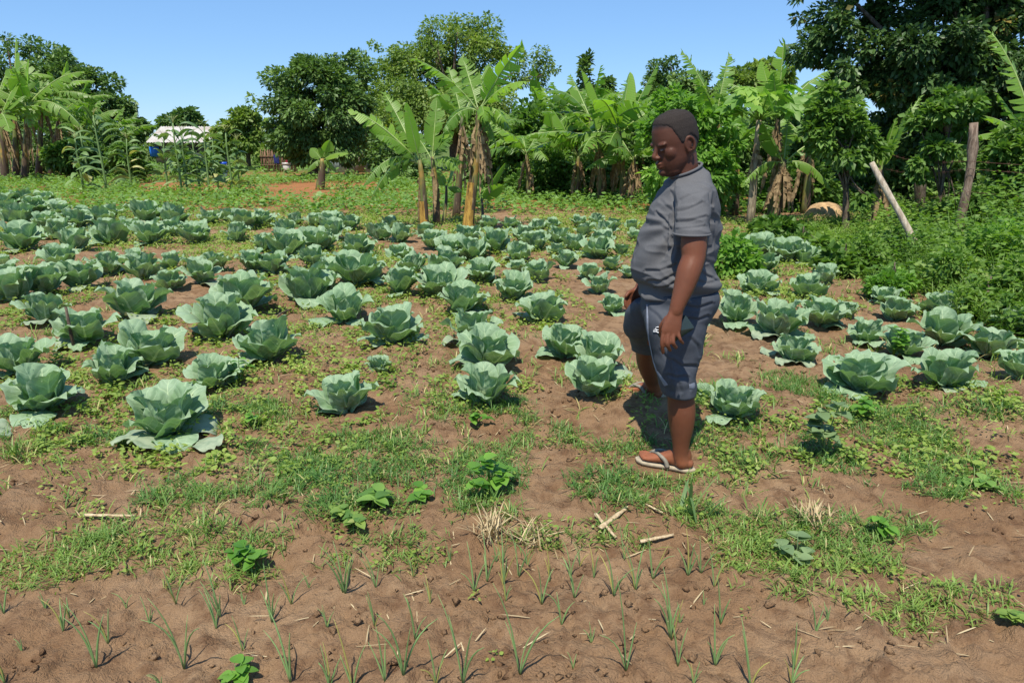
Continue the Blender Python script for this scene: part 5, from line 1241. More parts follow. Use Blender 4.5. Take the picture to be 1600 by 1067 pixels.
def build_man():
    a = math.radians(14); F = np.array([-math.cos(a), -math.sin(a), 0]); Lf = np.array([math.sin(a), -math.cos(a), 0]); Up = np.array([0, 0, 1.0])
    Y0 = 3.42
    pp = lambda u, v, Y: np.array(P(u, v, Y))
    def sec(v, uf, ub, hl, Y=Y0, grow=0.0, aa=None):
        c = pp((uf + ub) / 2, v, Y); k = ppm(c); hw = (ub - uf) / 2 / k
        hf = math.sqrt(max(hw ** 2 - (hl * math.sin(a)) ** 2, .0009)) / math.cos(a)
        return (c, F * (hf + grow), Lf * (hl + grow))
    base = Vector((float(pp(1062, 720, 3.36)[0]), 3.36, 0.0)); base.z = H1(base.x, base.y)
    root = thing('person', 'man in grey T-shirt and slate shorts standing among the cabbages, looking down', 'person', base)
    off = np.array(base)
    def put(name, me, mats, parent=root):
        V = coords(me); setco(me, V - (off if parent is root or True else 0))
        me.materials.clear()
        for m in mats: me.materials.append(m)
        return link(name, me, parent)
    # ---------------- head frame
    ah, ph = math.radians(20), math.radians(15)
    f0 = np.array([-math.cos(ah), -math.sin(ah), 0]); hL = np.array([math.sin(ah), -math.cos(ah), 0])
    hF = f0 * math.cos(ph) - Up * math.sin(ph); hU = Up * math.cos(ph) + f0 * math.sin(ph)
    hc = pp(1054, 223, 3.40); hs = 1.03
    W3 = lambda x, y, z: hc + hs * (hF * x + hL * y + hU * z)
    HS = np.array([  # z, front, back, half width
        (.137, .012, -.030, .018), (.131, .042, -.058, .040), (.118, .066, -.080, .056), (.096, .083, -.097, .069), (.066, .094, -.106, .077), (.035, .0985, -.109, .0805), (.010, .099, -.108, .081), (-.015, .094, -.103, .0795),
        (-.040, .094, -.092, .078), (-.062, .095, -.070, .076), (-.084, .094, -.048, .071), (-.105, .090, -.022, .062), (-.122, .080, .000, .050), (-.133, .062, .012, .034)])
    def headring(z, n, grow=0.0):
        i = np.interp(z, HS[::-1, 0], np.arange(len(HS))[::-1]); j = int(min(i, len(HS) - 2)); f = i - j
        xf, xb, w = HS[j, 1:] * (1 - f) + HS[j + 1, 1:] * f
        th = np.linspace(-np.pi, np.pi, n, endpoint=False); c, s = np.cos(th), np.sin(th)
        xc = xb + (xf - xb) * .46
        ex = 2.25; x = np.where(c > 0, (xf - xc + grow), (xc - xb + grow)) * np.sign(c) * np.abs(c) ** (2 / ex) + xc; y = (w + grow) * np.sign(s) * np.abs(s) ** (2 / ex)
        return x, y, th
    def headloft(n=40, m=44, grow=0.0):
        zs = np.linspace(.137, -.133, m); V = []
        for z in zs:
            x, y, _ = headring(z, n, grow); V.append(W3(0, 0, z) + hs * (x[:, None] * hF + y[:, None] * hL))
        V = np.concatenate(V); i = np.arange(m - 1)[:, None] * n; j = np.arange(n)[None]; k = (j + 1) % n
        Q = np.stack([i + j, i + n + j, i + n + k, i + k], -1).reshape(-1, 4).tolist(); V = np.vstack([V, W3(0, 0, .139), W3(.03, 0, -.136)]); T = []
        for j in range(n): k = (j + 1) % n; T += [(m * n, j, k), (m * n + 1, (m - 1) * n + k, (m - 1) * n + j)]
        return V, Q, T, None
    S3 = lambda v: hs * (hF * v[0] + hL * v[1] + hU * v[2])
    E = lambda x, y, z, rx, ry, rz, tilt=0: ellip(W3(x, y, z), S3((rx * math.cos(tilt), 0, -rx * math.sin(tilt))), S3((0, ry, 0)), S3((rz * math.sin(tilt), 0, rz * math.cos(tilt))))
    parts = [headloft()]
    parts += [chain([(W3(.092, 0, .006), .009), (W3(.103, 0, -.016), .0105), (W3(.113, 0, -.034), .0125), (W3(.108, 0, -.043), .012)], 12)]     # nose
    parts += [E(.101, sy * .0135, -.042, .013, .0095, .0085) for sy in (-1, 1)]                                            # nostrils
    parts += [E(.084, sy * .033, .0145, .0165, .028, .0095, .25) for sy in (-1, 1)]                                        # brow ridges
    parts += [E(.054, sy * .041, -.030, .031, .034, .036) for sy in (-1, 1)]                                             # cheeks
    parts += [E(.078, sy * .034, -.010, .015, .017, .0105) for sy in (-1, 1)]                                            # eyelids
    parts += [E(.0985, 0, -.069, .012, .021, .0075), E(.0955, 0, -.083, .0125, .020, .0085)]                              # lips
    parts += [E(.082, 0, -.113, .019, .026, .017)]                                                                       # chin
    parts += [E(.040, 0, -.112, .05, .060, .030)]                                                                        # soft underside of jaw
    for sy in (-1, 1):                                                                                                   # ears
        rim = [(W3(-.022 + .019 * math.cos(t), sy * (.083 + .010 * (1 - math.cos(t)) * .5), -.012 + .031 * math.sin(t)), .0065) for t in np.linspace(-1.2, 4.2, 9)]
        parts.append(chain(rim, 8)); parts.append(E(-.018, sy * .080, -.012, .016, .009, .024)); parts.append(E(-.012, sy * .083, -.040, .009, .006, .010))
    # neck
    nb = pp(1071, 276, Y0)
    parts.append(loft(resample([(W3(-.030, 0, -.01), S3((.062, 0, 0)), S3((0, .062, 0))), (W3(-.024, 0, -.07), S3((.068, 0, 0)), S3((0, .066, 0))), (nb * .45 + W3(-.02, 0, -.11) * .55, F * .069, Lf * .070), (nb, F * .068, Lf * .082), (nb - Up * .08, F * .07, Lf * .11)], 14)))
    # trunk under the clothes
    torso = [sec(285, 1046, 1108, .14, grow=-.036), sec(302, 1032, 1117, .18, grow=-.036), sec(330, 1014, 1124, .18, grow=-.036), sec(370, 997, 1125, .185, grow=-.036), sec(400, 988, 1120, .19, grow=-.036), sec(430, 990, 1120, .19, grow=-.036), sec(470, 1004, 1116, .17, grow=-.036)]
    parts.append(loft(resample(torso, 24)))
    # near arm
    arm = [(pp(1084, 318, 3.24), .040), (pp(1085, 336, 3.195), .047), (pp(1085, 358, 3.155), .056), (pp(1084, 385, 3.135), .057), (pp(1083, 404, 3.12), .052), (pp(1076, 425, 3.10), .0525), (pp(1069, 448, 3.085), .046), (pp(1060.5, 472, 3.07), .0355), (pp(1056, 486, 3.065), .031)]
    parts.append(chain(arm, 20))
    def hand(wr, kn, side, back, thick=.0165, fingers=(), thumb=()):
        ax = unit(kn - wr); s0 = unit(side - ax * side.dot(ax)); b0 = np.cross(ax, s0)
        L = np.linalg.norm(kn - wr)
        secs = [(wr - ax * .02, s0 * .029, b0 * .021), (wr + ax * L * .3, s0 * .036, b0 * .020), (wr + ax * L * .65, s0 * .043, b0 * .019), (kn, s0 * .043, b0 * .015), (kn + ax * .010, s0 * .036, b0 * .010)]
        parts.append(loft(resample(secs, 14), 20, 2.5))
        for fg in fingers: parts.append(chain(fg, 10))
        parts.append(chain(thumb, 10))
    wr = pp(1056, 488, 3.062); kn = pp(1047, 520, 3.045); sd = unit(pp(1036, 518, 3.045) - pp(1062, 517, 3.05))
    fb = [pp(1037, 517, 3.045), pp(1044, 521, 3.040), pp(1052, 521, 3.040), pp(1059, 517, 3.045)]
    fm = [pp(1034.5, 536, 3.038), pp(1043, 538, 3.030), pp(1052, 536, 3.028), pp(1062.5, 530, 3.034)]
    ft = [pp(1036, 551, 3.052), pp(1047, 547, 3.052), pp(1056.5, 543, 3.052), pp(1067, 536, 3.056)]
    fingers = [[(x, r * 1.05), (y, r), (z, r * .85)] for x, y, z, r in zip(fb, fm, ft, (.0098, .0102, .0098, .0085))]
    thumb = [(pp(1042, 498, 3.065), .015), (pp(1033, 512, 3.085), .0125), (pp(1036, 528, 3.10), .0105), (pp(1044, 536, 3.105), .009)]
    hand(wr, kn, sd, None, fingers=fingers, thumb=thumb)
    # far arm
    parts.append(chain([(pp(1062, 320, 3.60), .04), (pp(1050, 350, 3.66), .046), (pp(1034, 400, 3.70), .052), (pp(1016, 430, 3.68), .047), (pp(1001, 452, 3.66), .035), (pp(998, 458, 3.655), .03)], 18))
    wr2 = pp(997, 455, 3.655); kn2 = pp(986, 468, 3.64); sd2 = unit(np.array(pp(976, 462, 3.62)) - pp(992, 474, 3.66))
    fing2 = [[(pp(u0, v0, 3.63), .0098), (pp(u1, v1, 3.615), .0095), (pp(u2, v2, 3.61), .008)] for (u0, v0, u1, v1, u2, v2) in ((980, 463, 977, 470, 977, 478), (983, 467, 980, 475, 980, 484), (986, 470, 984, 479, 985, 487), (990, 473, 989, 481, 990, 487))]
    hand(wr2, kn2, sd2, None, fingers=fing2, thumb=[(pp(990, 455, 3.64), .013), (pp(983, 457, 3.62), .0115), (pp(978, 463, 3.605), .0095)])
    # legs
    Yn = 3.31
    parts.append(chain([(pp(1062, 480, 3.36), .10), (pp(1058, 540, 3.33), .088), (pp(1060, 596, Yn), .066), (pp(1064, 622, Yn), .0655), (pp(1065, 645, Yn), .068), (pp(1065, 668, Yn), .059), (pp(1064, 692, Yn), .044), (pp(1064, 710, Yn), .039), (pp(1066, 722, Yn), .038)], 24))
    parts.append(chain([(pp(1040, 480, 3.58), .10), (pp(1014, 515, 3.70), .070), (pp(1008, 548, 3.85), .054), (pp(1012, 570, 3.95), .058), (pp(1018, 592, 4.04), .046), (pp(1023, 606, 4.09), .037), (pp(1026, 614, 4.10), .036)], 22))
    FEET = []
    def foot(heel, toe, ankle, left):
        heel = np.array(heel, float); toe = np.array(toe, float); d = toe - heel; dh = unit(np.array([d[0], d[1], 0])); L = .285 if left else .262
        sdv = np.array([-dh[1], dh[0], 0]); slope = d[2] / np.linalg.norm(d[:2]); ax = unit(dh + Up * slope)
        q = lambda s, y, z: heel + ax * L * s + sdv * y + Up * z
        secs = []
        for s, w, zt, zb in ((-.02, .014, .030, .010), (.02, .026, .045, .002), (.10, .033, .060, .0), (.24, .034, .080, .0), (.38, .034, .076, .003), (.52, .038, .060, .004), (.66, .044, .045, .0), (.77, .046, .034, .0), (.83, .043, .026, .003)):
            secs.append((q(s, 0, (zt + zb) / 2), sdv * w, Up * (zt - zb) / 2))
        parts.append(loft(resample(secs, 24), 20, 2.4))
        inner = -1 if left else 1
        for i, (y, s1, r) in enumerate(((.031, 1.0, .0125), (.012, .985, .0095), (-.004, .955, .009), (-.019, .92, .0085), (-.034, .875, .0085))):
            parts.append(chain([(q(.76, inner * y * .95, .017), r * 1.15), (q((s1 + .76) / 2 + .02, inner * y, .018), r), (q(s1 - .02, inner * y * 1.03, .012), r * .95)], 10))
        parts.append(chain([(ankle + Up * .02, .036), (q(.14, 0, .06), .036), (q(.16, 0, .035), .034)], 16))
        FEET.append((heel, ax, sdv, L, inner))
    zg = .020
    h1 = np.array(P(1081, 729, Yn - .01)); h1[2] = Hs(h1[0], h1[1]) + zg; t1 = np.array(G(985, 717)); t1[2] = Hs(t1[0], t1[1]) + zg
    foot(h1, t1, pp(1064, 708, Yn), True)
    h2 = pp(1036, 616, 4.11); t2 = pp(988, 603, 4.18); gz = float(Hs(h2[0], h2[1])); t2[2] = h2[2] - .005
    foot(h2, t2, pp(1023, 606, 4.09), False)
    me = remeshed('body', parts, .0042, 3, .5, .45)
    V = coords(me); Nn = normals(me); setco(me, V + Nn * (.0008 * (noise3(V * 90) - .5))[:, None])
    LT = [0, .45, .8, 1.05, 1.22, 1.38, 1.52, 1.75, 2.1, 2.6, 3.15]; LZ = [.086, .084, .078, .062, .030, -.010, -.018, .018, -.006, -.045, -.054]
    # skin: a little darker on the face, paler on soles and toes
    m, nt, out = newmat('skin')
    at = N(nt, 'ShaderNodeAttribute', attribute_name='var'); n1 = tex(nt, 9, 4); n2 = tex(nt, 420, 2)
    c = mixc(nt, at.outputs['Fac'], (0.042, 0.0165, 0.011), (0.310, 0.110, 0.053)); c = mixc(nt, mth(nt, 'MULTIPLY', ramp(nt, n1, .4, .7), .3), c, (0.10, .046, .03))
    sa = N(nt, 'ShaderNodeAttribute', attribute_name='scalp'); c = mixc(nt, sa.outputs['Fac'], c, (.022, .016, .014))
    p = surf(nt, out, c, .5, .22, bump(nt, n2, .12, .002)); p.inputs['Subsurface Weight'].default_value = .06; p.inputs['Subsurface Radius'].default_value = (.01, .004, .002)
    SKIN = m
    z = V[:, 2]; var = np.full(len(V), .36)
    var = np.where(z > 1.30, .12 + .0 * z, var)
    rel = (V - hc) / hs; lx, lz = rel @ hF, rel @ hU
    lips = (z > 1.36) & (lx > .088) & (lz < -.058) & (lz > -.095); var[lips] = .22
    nose = (z > 1.36) & (lx > .098) & (lz < -.02) & (lz > -.055); var[nose] = .24
    ly0 = rel @ hL; beard = (z > 1.3) & (lx > .02) & (lz < -.048) & ~lips; bw = sstep(-.045, -.075, lz) * sstep(.02, .07, lx) * (.5 + .8 * noise3(V * 170)); var = np.where(beard, var * (1 - .55 * np.clip(bw, 0, 1)), var)
    ankle_z = sstep(.12, .05, z - np.where(V[:, 1] > 3.8, gz, 0)); var = np.maximum(var, np.where(z < .45, .34 + .45 * ankle_z, var))
    at_ = me.attributes.new('var', 'FLOAT', 'POINT'); at_.data.foreach_set('value', var.astype(np.float32))
    ly = rel @ hL; th_ = np.abs(np.arctan2(ly, lx + .014)); ln_ = np.interp(th_, LT, LZ); sc_ = np.where((z > 1.36) & (np.abs(ly) < .0835), sstep(-.014, .012, lz - ln_ + .008 * (noise3(V * 160) - .5)), 0.)
    a2 = me.attributes.new('scalp', 'FLOAT', 'POINT'); a2.data.foreach_set('value', sc_.astype(np.float32))
    body = put('body', me, [SKIN])
    # hair: cropped cap following the skull
    n, mm = 110, 70; zs = np.linspace(.139, -.075, mm); VV = []; keep = []; HV = []
    for z_ in zs:
        th = np.linspace(-np.pi, np.pi, n, endpoint=False); t = np.abs(th)
        line = np.interp(t, LT, LZ)
        gr = -.004 + .0080 * sstep(0, .022, z_ - line + .004 * (noise2(th * 14, z_ * 90) - .5)); x, y, th = headring(min(z_, .1365), n, gr); VV.append(W3(0, 0, z_) + hs * (x[:, None] * hF + y[:, None] * hL))
        keep.append(z_ > line - .002); HV.append(sstep(.0, .020, z_ - line + .006 * (noise2(th * 14, z_ * 90) - .5)))
    VV = np.concatenate(VV); keep = np.array(keep); VV += (noise3(VV * 420) - .5)[:, None] * .0012
    i = np.arange(mm - 1)[:, None] * n; j = np.arange(n)[None]; k = (j + 1) % n; Q = np.stack([i + j, i + n + j, i + n + k, i + k], -1).reshape(-1, 4); kf = keep.ravel(); Q = Q[kf[Q].all(1)]
    VV = np.vstack([VV, W3(0, 0, .1415)]); T = [(mm * n, jj, (jj + 1) % n) for jj in range(n)]
    hm, nt, out = newmat('hair'); nz = tex(nt, 520, 3); surf(nt, out, mixc(nt, ramp(nt, nz, .35, .7), (.014, .011, .010), (.044, .035, .031)), .9, .2, bump(nt, nz, .5, .002)); src = out.inputs[0].links[0].from_socket; ha = N(nt, 'ShaderNodeAttribute', attribute_name='var'); tr = N(nt, 'ShaderNodeBsdfTransparent'); mx = N(nt, 'ShaderNodeMixShader'); nt.links.new(mth(nt, 'GREATER_THAN', tex(nt, 700, 1), mth(nt, 'ADD', mth(nt, 'MULTIPLY', ha.outputs['Fac'], .75), .2)), mx.inputs[0]); nt.links.new(src, mx.inputs[1]); nt.links.new(tr.outputs[0], mx.inputs[2]); nt.links.new(mx.outputs[0], out.inputs[0])
    put('hair', mesh('hair', VV, Q, T, [hm], None, np.append(np.concatenate(HV), 1.)), [hm])
    # eyes and brows
    em, nt, out = newmat('eye'); surf(nt, out, (.10, .07, .06), .25, .5)
    for sy in (-1, 1):
        V_, q_, t_, _ = E(.0885, sy * .034, -.010, .009, .0115, .0042); put('eye', mesh('eye', V_, q_, t_, [em]), [em])
        br = [(W3(.0965 - .5 * abs(y) ** 1.5 * 1.9, sy * y, .0215 - .10 * abs(y - .03)), .0030) for y in np.linspace(.012, .052, 6)]
        V_, q_, t_, _ = chain(br, 8); put('eyebrow', mesh('eyebrow', V_, q_, t_, [hm]), [hm])
    # ---------------- T-shirt
    sp = [loft(resample([(pp(1071, 263, Y0), F * .062 - Up * .030, Lf * .078), (pp(1072, 269, Y0), F * .078 - Up * .030, Lf * .098), (pp(1074, 277, Y0), F * .098 - Up * .022, Lf * .150), sec(290, 1038, 1114, .185), sec(305, 1027, 1120, .205), sec(330, 1011, 1126, .205), sec(352, 1002, 1127, .20), sec(372, 994, 1126, .20), sec(390, 988, 1122, .205), sec(405, 985, 1120, .21), sec(420, 986, 1120, .212), sec(435, 990, 1119, .210), sec(450, 996, 1119, .204), sec(461, 1001, 1119, .196)], 44), 44)]
    ctop = pp(1081, 297, 3.26)
    sp.append(loft(resample([(pp(1079, 281, 3.33), F * .070, Lf * .075), (pp(1081, 288, 3.285), F * .082, Lf * .085), (pp(1083, 303, 3.235), F * .088, Lf * .082), (pp(1083, 330, 3.19), F * .086, Lf * .078), (pp(1081.5, 350, 3.165), F * .083, Lf * .078), (pp(1081, 364, 3.155), F * .0835, Lf * .080), (pp(1081, 368, 3.152), F * .083, Lf * .079)], 26), 30))
    sp.append(loft(resample([(pp(1066, 288, 3.60), F * .08, Lf * .07), (pp(1058, 310, 3.63), F * .083, Lf * .075), (pp(1048, 340, 3.66), F * .083, Lf * .078), (pp(1042, 366, 3.68), F * .083, Lf * .08)], 16), 26))
    me = remeshed('t_shirt', sp, .005, 15, .5)
    V = coords(me); Nn = normals(me)
    A = pp(1058, 345, 3.25)                                            # folds fan out from the armpit
    d = V - A; r = np.linalg.norm(d, axis=1); ang = np.arctan2(d[:, 2], -d[:, 0]); fan = np.sin(ang * 13 + 3 * noise3(V * 6)) * np.exp(-((r - .17) / .12) ** 2) * sstep(.3, .0, ang) * sstep(.03, .12, r) * sstep(-2.2, -1.5, ang)
    zz = V[:, 2]; low = sstep(1.10, .95, zz)
    w1 = (noise3(V @ np.array([[3.2, 0, 4.0], [0, 3.2, 2.5], [2.0, 0, 19.]]) .T) - .5); w1 = np.sign(w1) * np.abs(w1) ** .8
    w2 = noise3(V * np.array([9, 9, 16.])) - .5
    sleeve = (np.abs(V[:, 0] - A[0] - .07) < .11) & (V[:, 1] < 3.27) & (zz < 1.45) & (zz > 1.15)
    w3 = noise3(V * np.array([5, 5, 26.]) + 4) - .5
    hem = .005 * np.exp(-((zz - (pp(1060, 459, Y0)[2])) / .012) ** 2)
    rid = (1 - np.abs(2 * noise3(V @ np.array([[5., 0, 6.], [0, 5., 3.], [3.5, 0, 15.]]).T + 11) - 1)) ** 3; rid2 = (1 - np.abs(2 * noise3(V * np.array([9, 9, 22.]) + 5) - 1)) ** 3
    disp = -.0105 - .004 * (~sleeve) + .009 * rid * (.5 + .8 * low) + .006 * rid2 + .009 * fan * ~sleeve + (.012 + .020 * low) * w1 * ~sleeve + .006 * w2 + .016 * w3 * sleeve * (.5 + .5 * sstep(1.38, 1.22, zz)) + hem
    # creases measured on the near side of the shirt
    dz = V - np.array([0, 0, CAMH]); dep = dz[:, 1] * _cp - dz[:, 2] * _sp; pu = 800 + FPX * dz[:, 0] / dep; pv = 533.5 - FPX * (dz[:, 1] * _sp + dz[:, 2] * _cp) / dep; face = sstep(.05, .35, -Nn[:, 1])
    for (pts_, A_, w_) in [([(1022, 330), (1034, 342), (1048, 358)], .007, 2.2), ([(1010, 352), (1028, 352), (1046, 362)], .004, 2.6), ([(1008, 424), (1030, 424), (1058, 414)], .005, 2.2), ([(1012, 440), (1034, 439), (1058, 428)], .006, 2.2), ([(1022, 452), (1040, 449), (1056, 440)], .006, 2.0),
            ([(1050, 372), (1054, 390), (1046, 408)], .005, 2.6), ([(1036, 372), (1044, 388), (1036, 402)], .0035, 2.4), ([(1094, 420), (1106, 430), (1121, 438)], .006, 2.2), ([(1092, 440), (1106, 443), (1120, 440)], .005, 2.0), ([(1096, 402), (1110, 410), (1121, 412)], .004, 2.2),
            ([(1080, 284), (1096, 289), (1110, 300), (1113, 320)], .006, 2.0), ([(1058, 330), (1076, 326), (1098, 316)], .003, 2.0), ([(1054, 347), (1076, 345), (1104, 338)], .0035, 2.0), ([(1056, 358), (1080, 356), (1104, 353)], .003, 1.8), ([(1062, 312), (1078, 304), (1092, 300)], .0025, 2.2), ([(1048, 300), (1054, 322), (1053, 345)], .004, 2.2), ([(1030, 312), (1040, 322), (1050, 330)], .003, 2.4)]:
        best = np.full(len(V), 1e9); sg_ = np.zeros(len(V))
        for (x0, y0), (x1, y1) in zip(pts_[:-1], pts_[1:]):
            ex, ey = x1 - x0, y1 - y0; l2 = ex * ex + ey * ey; t_ = np.clip(((pu - x0) * ex + (pv - y0) * ey) / l2, 0, 1); qx, qy = pu - x0 - t_ * ex, pv - y0 - t_ * ey; dd = np.hypot(qx, qy); cl = dd < best; best = np.where(cl, dd, best); sg_ = np.where(cl, np.sign(ex * qy - ey * qx), sg_)
        disp = disp + face * A_ * (-np.exp(-(best / w_) ** 2) + .65 * np.exp(-((best * sg_ + 1.9 * w_) / (1.3 * w_)) ** 2))
    setco(me, V + Nn * disp[:, None])
    m, nt, out = newmat('t_shirt'); n1 = tex(nt, 190, 3); n2 = tex(nt, 700, 2)
    surf(nt, out, mixc(nt, ramp(nt, n1, .3, .75), (.088, .089, .095), (.104, .105, .111)), .88, .2, bump(nt, n2, .08, .002)); shirt = put('t_shirt', me, [m])
    # collar and hems: ribbed bands
    def ring(c, A_, B_, r, name, parent):
        t = np.linspace(0, 2 * np.pi, 40, endpoint=False); Pn = c + np.cos(t)[:, None] * A_ + np.sin(t)[:, None] * B_; Pn = np.vstack([Pn, Pn[:1]]); V_, q_, t_, _ = tube(Pn, r, 8, False); put(name, mesh(name, V_, q_, t_, [m]), [m], parent)
    cc = pp(1076, 271, Y0 - .0)
    ring(pp(1071, 265.5, Y0), F * .069 - Up * .031, Lf * .084, .0065, 'collar', shirt)
    ring(pp(1081, 365.5, 3.154), F * .0805, Lf * .077, .0052, 'sleeve_hem', shirt)
    # ---------------- shorts
    sh = [loft(resample([sec(452, 1000, 1121, .195, grow=-.004), sec(464, 1001, 1121, .195, grow=0), sec(478, 1000, 1119, .195), sec(492, 1002, 1112, .19), sec(505, 1010, 1100, .17)], 20), 36)]
    def legsec(v, uf, ub, Y, hl):
        c = pp((uf + ub) / 2, v, Y); k = ppm(c); return (c, F * ((ub - uf) / 2 / k), Lf * hl)
    near = [(470, 1010, 1112, 3.37, .11), (490, 1007, 1112, 3.345, .118), (510, 1009, 1104, 3.33, .118), (535, 1013, 1096, 3.322, .112), (560, 1019, 1092, 3.315, .105), (588, 1029, 1089, 3.31, .096), (612, 1036.5, 1085.5, 3.31, .090), (615, 1037, 1085, 3.31, .088)]
    sh.append(loft(resample([legsec(*q) for q in near], 30), 34))
    far = [(470, 990, 1060, 3.52, .11), (488, 976, 1052, 3.60, .112), (505, 975, 1046, 3.66, .108), (522, 978, 1040, 3.73, .10), (537, 983, 1036, 3.80, .10), (548, 986, 1034, 3.85, .098)]
    sh.append(loft(resample([legsec(*q) for q in far], 24), 30))
    me = remeshed('shorts', sh, .0055, 5, .5)
    V = coords(me); Nn = normals(me); zz = V[:, 2]
    w1 = noise3(V @ np.array([[6., 0, 5.], [0, 6., 0], [-3., 0, 9.]]).T + 7) - .5; w2 = noise3(V * np.array([12, 12, 7.])) - .5; w3 = noise3(V * np.array([6., 6., 24.])) - .5
    setco(me, V + Nn * (.024 * w1 + .010 * w2 + .018 * w3 * sstep(.75, .5, zz) + .010 * (noise3(V * np.array([4, 4, 30.])) - .5) * sstep(.8, .9, zz))[:, None])
    V = coords(me); Nn = normals(me); dz = V - np.array([0, 0, CAMH]); dep = dz[:, 1] * _cp - dz[:, 2] * _sp; pu = 800 + FPX * dz[:, 0] / dep; pv = 533.5 - FPX * (dz[:, 1] * _sp + dz[:, 2] * _cp) / dep; face = sstep(.05, .35, -Nn[:, 1]) * sstep(3.5, 3.42, V[:, 1]); dsp = np.zeros(len(V))
    for (pts_, A_, w_) in [([(1012, 482), (1026, 492), (1038, 508)], .004, 2.4), ([(1072, 478), (1090, 482), (1112, 474)], .005, 2.2), ([(1076, 498), (1092, 500), (1106, 494)], .005, 2.2), ([(1080, 530), (1090, 540), (1094, 556)], .004, 2.4), ([(1050, 562), (1064, 572), (1086, 572)], .005, 2.4), ([(1044, 586), (1058, 590), (1072, 588)], .004, 2.2),
            ([(1034, 548), (1046, 566), (1050, 588)], .0045, 2.4), ([(1062, 600), (1064, 612)], .004, 2.2), ([(1074, 590), (1078, 608)], .004, 2.2), ([(1049, 596), (1051, 612)], .0035, 2.0)]:
        best = np.full(len(V), 1e9); sg_ = np.zeros(len(V))
        for (x0, y0), (x1, y1) in zip(pts_[:-1], pts_[1:]):
            ex, ey = x1 - x0, y1 - y0; l2 = ex * ex + ey * ey; t_ = np.clip(((pu - x0) * ex + (pv - y0) * ey) / l2, 0, 1); qx, qy = pu - x0 - t_ * ex, pv - y0 - t_ * ey; dd = np.hypot(qx, qy); cl = dd < best; best = np.where(cl, dd, best); sg_ = np.where(cl, np.sign(ex * qy - ey * qx), sg_)
        dsp = dsp + face * A_ * (-np.exp(-(best / w_) ** 2) + .65 * np.exp(-((best * sg_ + 1.9 * w_) / (1.3 * w_)) ** 2))
    setco(me, V + Nn * dsp[:, None])
    m, nt, out = newmat('shorts'); n1 = tex(nt, 40, 3); n2 = tex(nt, 600, 2)
    surf(nt, out, mixc(nt, ramp(nt, n1, .35, .7), (.046, .053, .068), (.054, .061, .077)), .72, .3, bump(nt, n2, .2, .002)); shorts = put('shorts', me, [m])
    # pale piping curving down the front of the near leg, and the white mark on the thigh: laid on the cloth
    from mathutils.bvhtree import BVHTree
    tree_ = BVHTree.FromPolygons([tuple(v) for v in (coords(me) + off)], [tuple(p.vertices) for p in me.polygons])
    camp = Vector((0, 0, CAMH))
    def oncloth(u, v, lift=.003):
        d_ = ray(u, v).normalized(); loc, nor, idx, dist = tree_.ray_cast(camp, d_)
        if loc is None: return None
        return np.array(loc) + np.array(nor) * lift, np.array(nor)
    def strip(path, w0, w1, mat_, name, lift=.0025):
        A_ = []; 
        for u, v in path:
            h = oncloth(u, v, lift)
            if h is not None and h[0][1] < 3.5: A_.append(h)
        if len(A_) < 3: return
        Pn = np.array([h[0] for h in A_]); Nm = unit(np.array([h[1] for h in A_])); T_ = unit(np.gradient(Pn, axis=0)); S_ = np.cross(T_, Nm); w = np.linspace(w0, w1, len(Pn))[:, None]
        n_ = len(Pn); Vv = np.concatenate([Pn - S_ * w - Nm * .002, Pn + Nm * .0015, Pn + S_ * w - Nm * .002]); i_ = np.arange(n_ - 1); Q_ = np.concatenate([np.stack([i_, i_ + n_, i_ + n_ + 1, i_ + 1], 1), np.stack([i_ + n_, i_ + 2 * n_, i_ + 2 * n_ + 1, i_ + n_ + 1], 1)])
        put(name, mesh(name, Vv, Q_, None, [mat_]), [mat_], shorts)
    pale = plain('piping', (.19, .21, .26), .8, .2, .1, 60); white = plain('white_print', (.75, .76, .78), .7, .3, .03)
    s_ = np.linspace(0, 1, 26)
    strip([(np.interp(k_, [0, .3, .55, .8, 1], [1011, 1012, 1016, 1026, 1041]), np.interp(k_, [0, .3, .55, .8, 1], [476, 515, 548, 580, 602])) for k_ in s_], .005, .017, pale, 'piping')
    strip([(1076 + 9 * k_, 604 - 2 * k_) for k_ in np.linspace(0, 1, 6)], .014, .014, pale, 'hem_patch')
    # mark: a loop with a tail, then a short curl
    th = np.linspace(0, 2 * np.pi, 15)
    strip([(1028 + 3.2 * math.cos(t), 513.2 + 2.4 * math.sin(t)) for t in th], .0018, .0018, white, 'logo', .004)
    strip([(1021.5 + 11 * k_, 518.5 - 1.0 * math.sin(k_ * 6.3)) for k_ in np.linspace(0, 1, 9)], .0022, .0022, white, 'logo', .004)
    strip([(1024 + 2.4 * math.cos(t), 516.5 + 1.8 * math.sin(t)) for t in th], .0016, .0016, white, 'logo', .004)
    # ---------------- flip-flops
    solem = plain('sandal_sole', (.33, .28, .20), .8, .2, .15, 40); strapm = plain('sandal_strap', (.21, .19, .15), .6, .3, .15, 60); edgem = plain('sandal_edge', (.12, .11, .10), .8, .2)
    for heel, ax, sdv, L, inner in FEET:
        s = np.linspace(0, 1, 20); outl = []
        wid = np.interp(s, [0, .04, .12, .3, .5, .7, .85, .95, 1], [.004, .022, .036, .036, .037, .048, .047, .032, .006])
        cen = heel - ax * .02
        rows_ = []
        for zoff, grow in ((-.019, 0), (-.004, .001), (-.001, -.002)):
            for k_ in range(20): rows_.append((cen + ax * (L + .03) * s[k_] + Up * zoff, wid[k_] + grow))
        Vv = []; 
        for c_, w_ in rows_: Vv += [c_ - sdv * w_, c_ + sdv * w_]
        Vv = np.array(Vv); Q_ = []
        lay = lambda l, k_, sd_: l * 40 + k_ * 2 + sd_
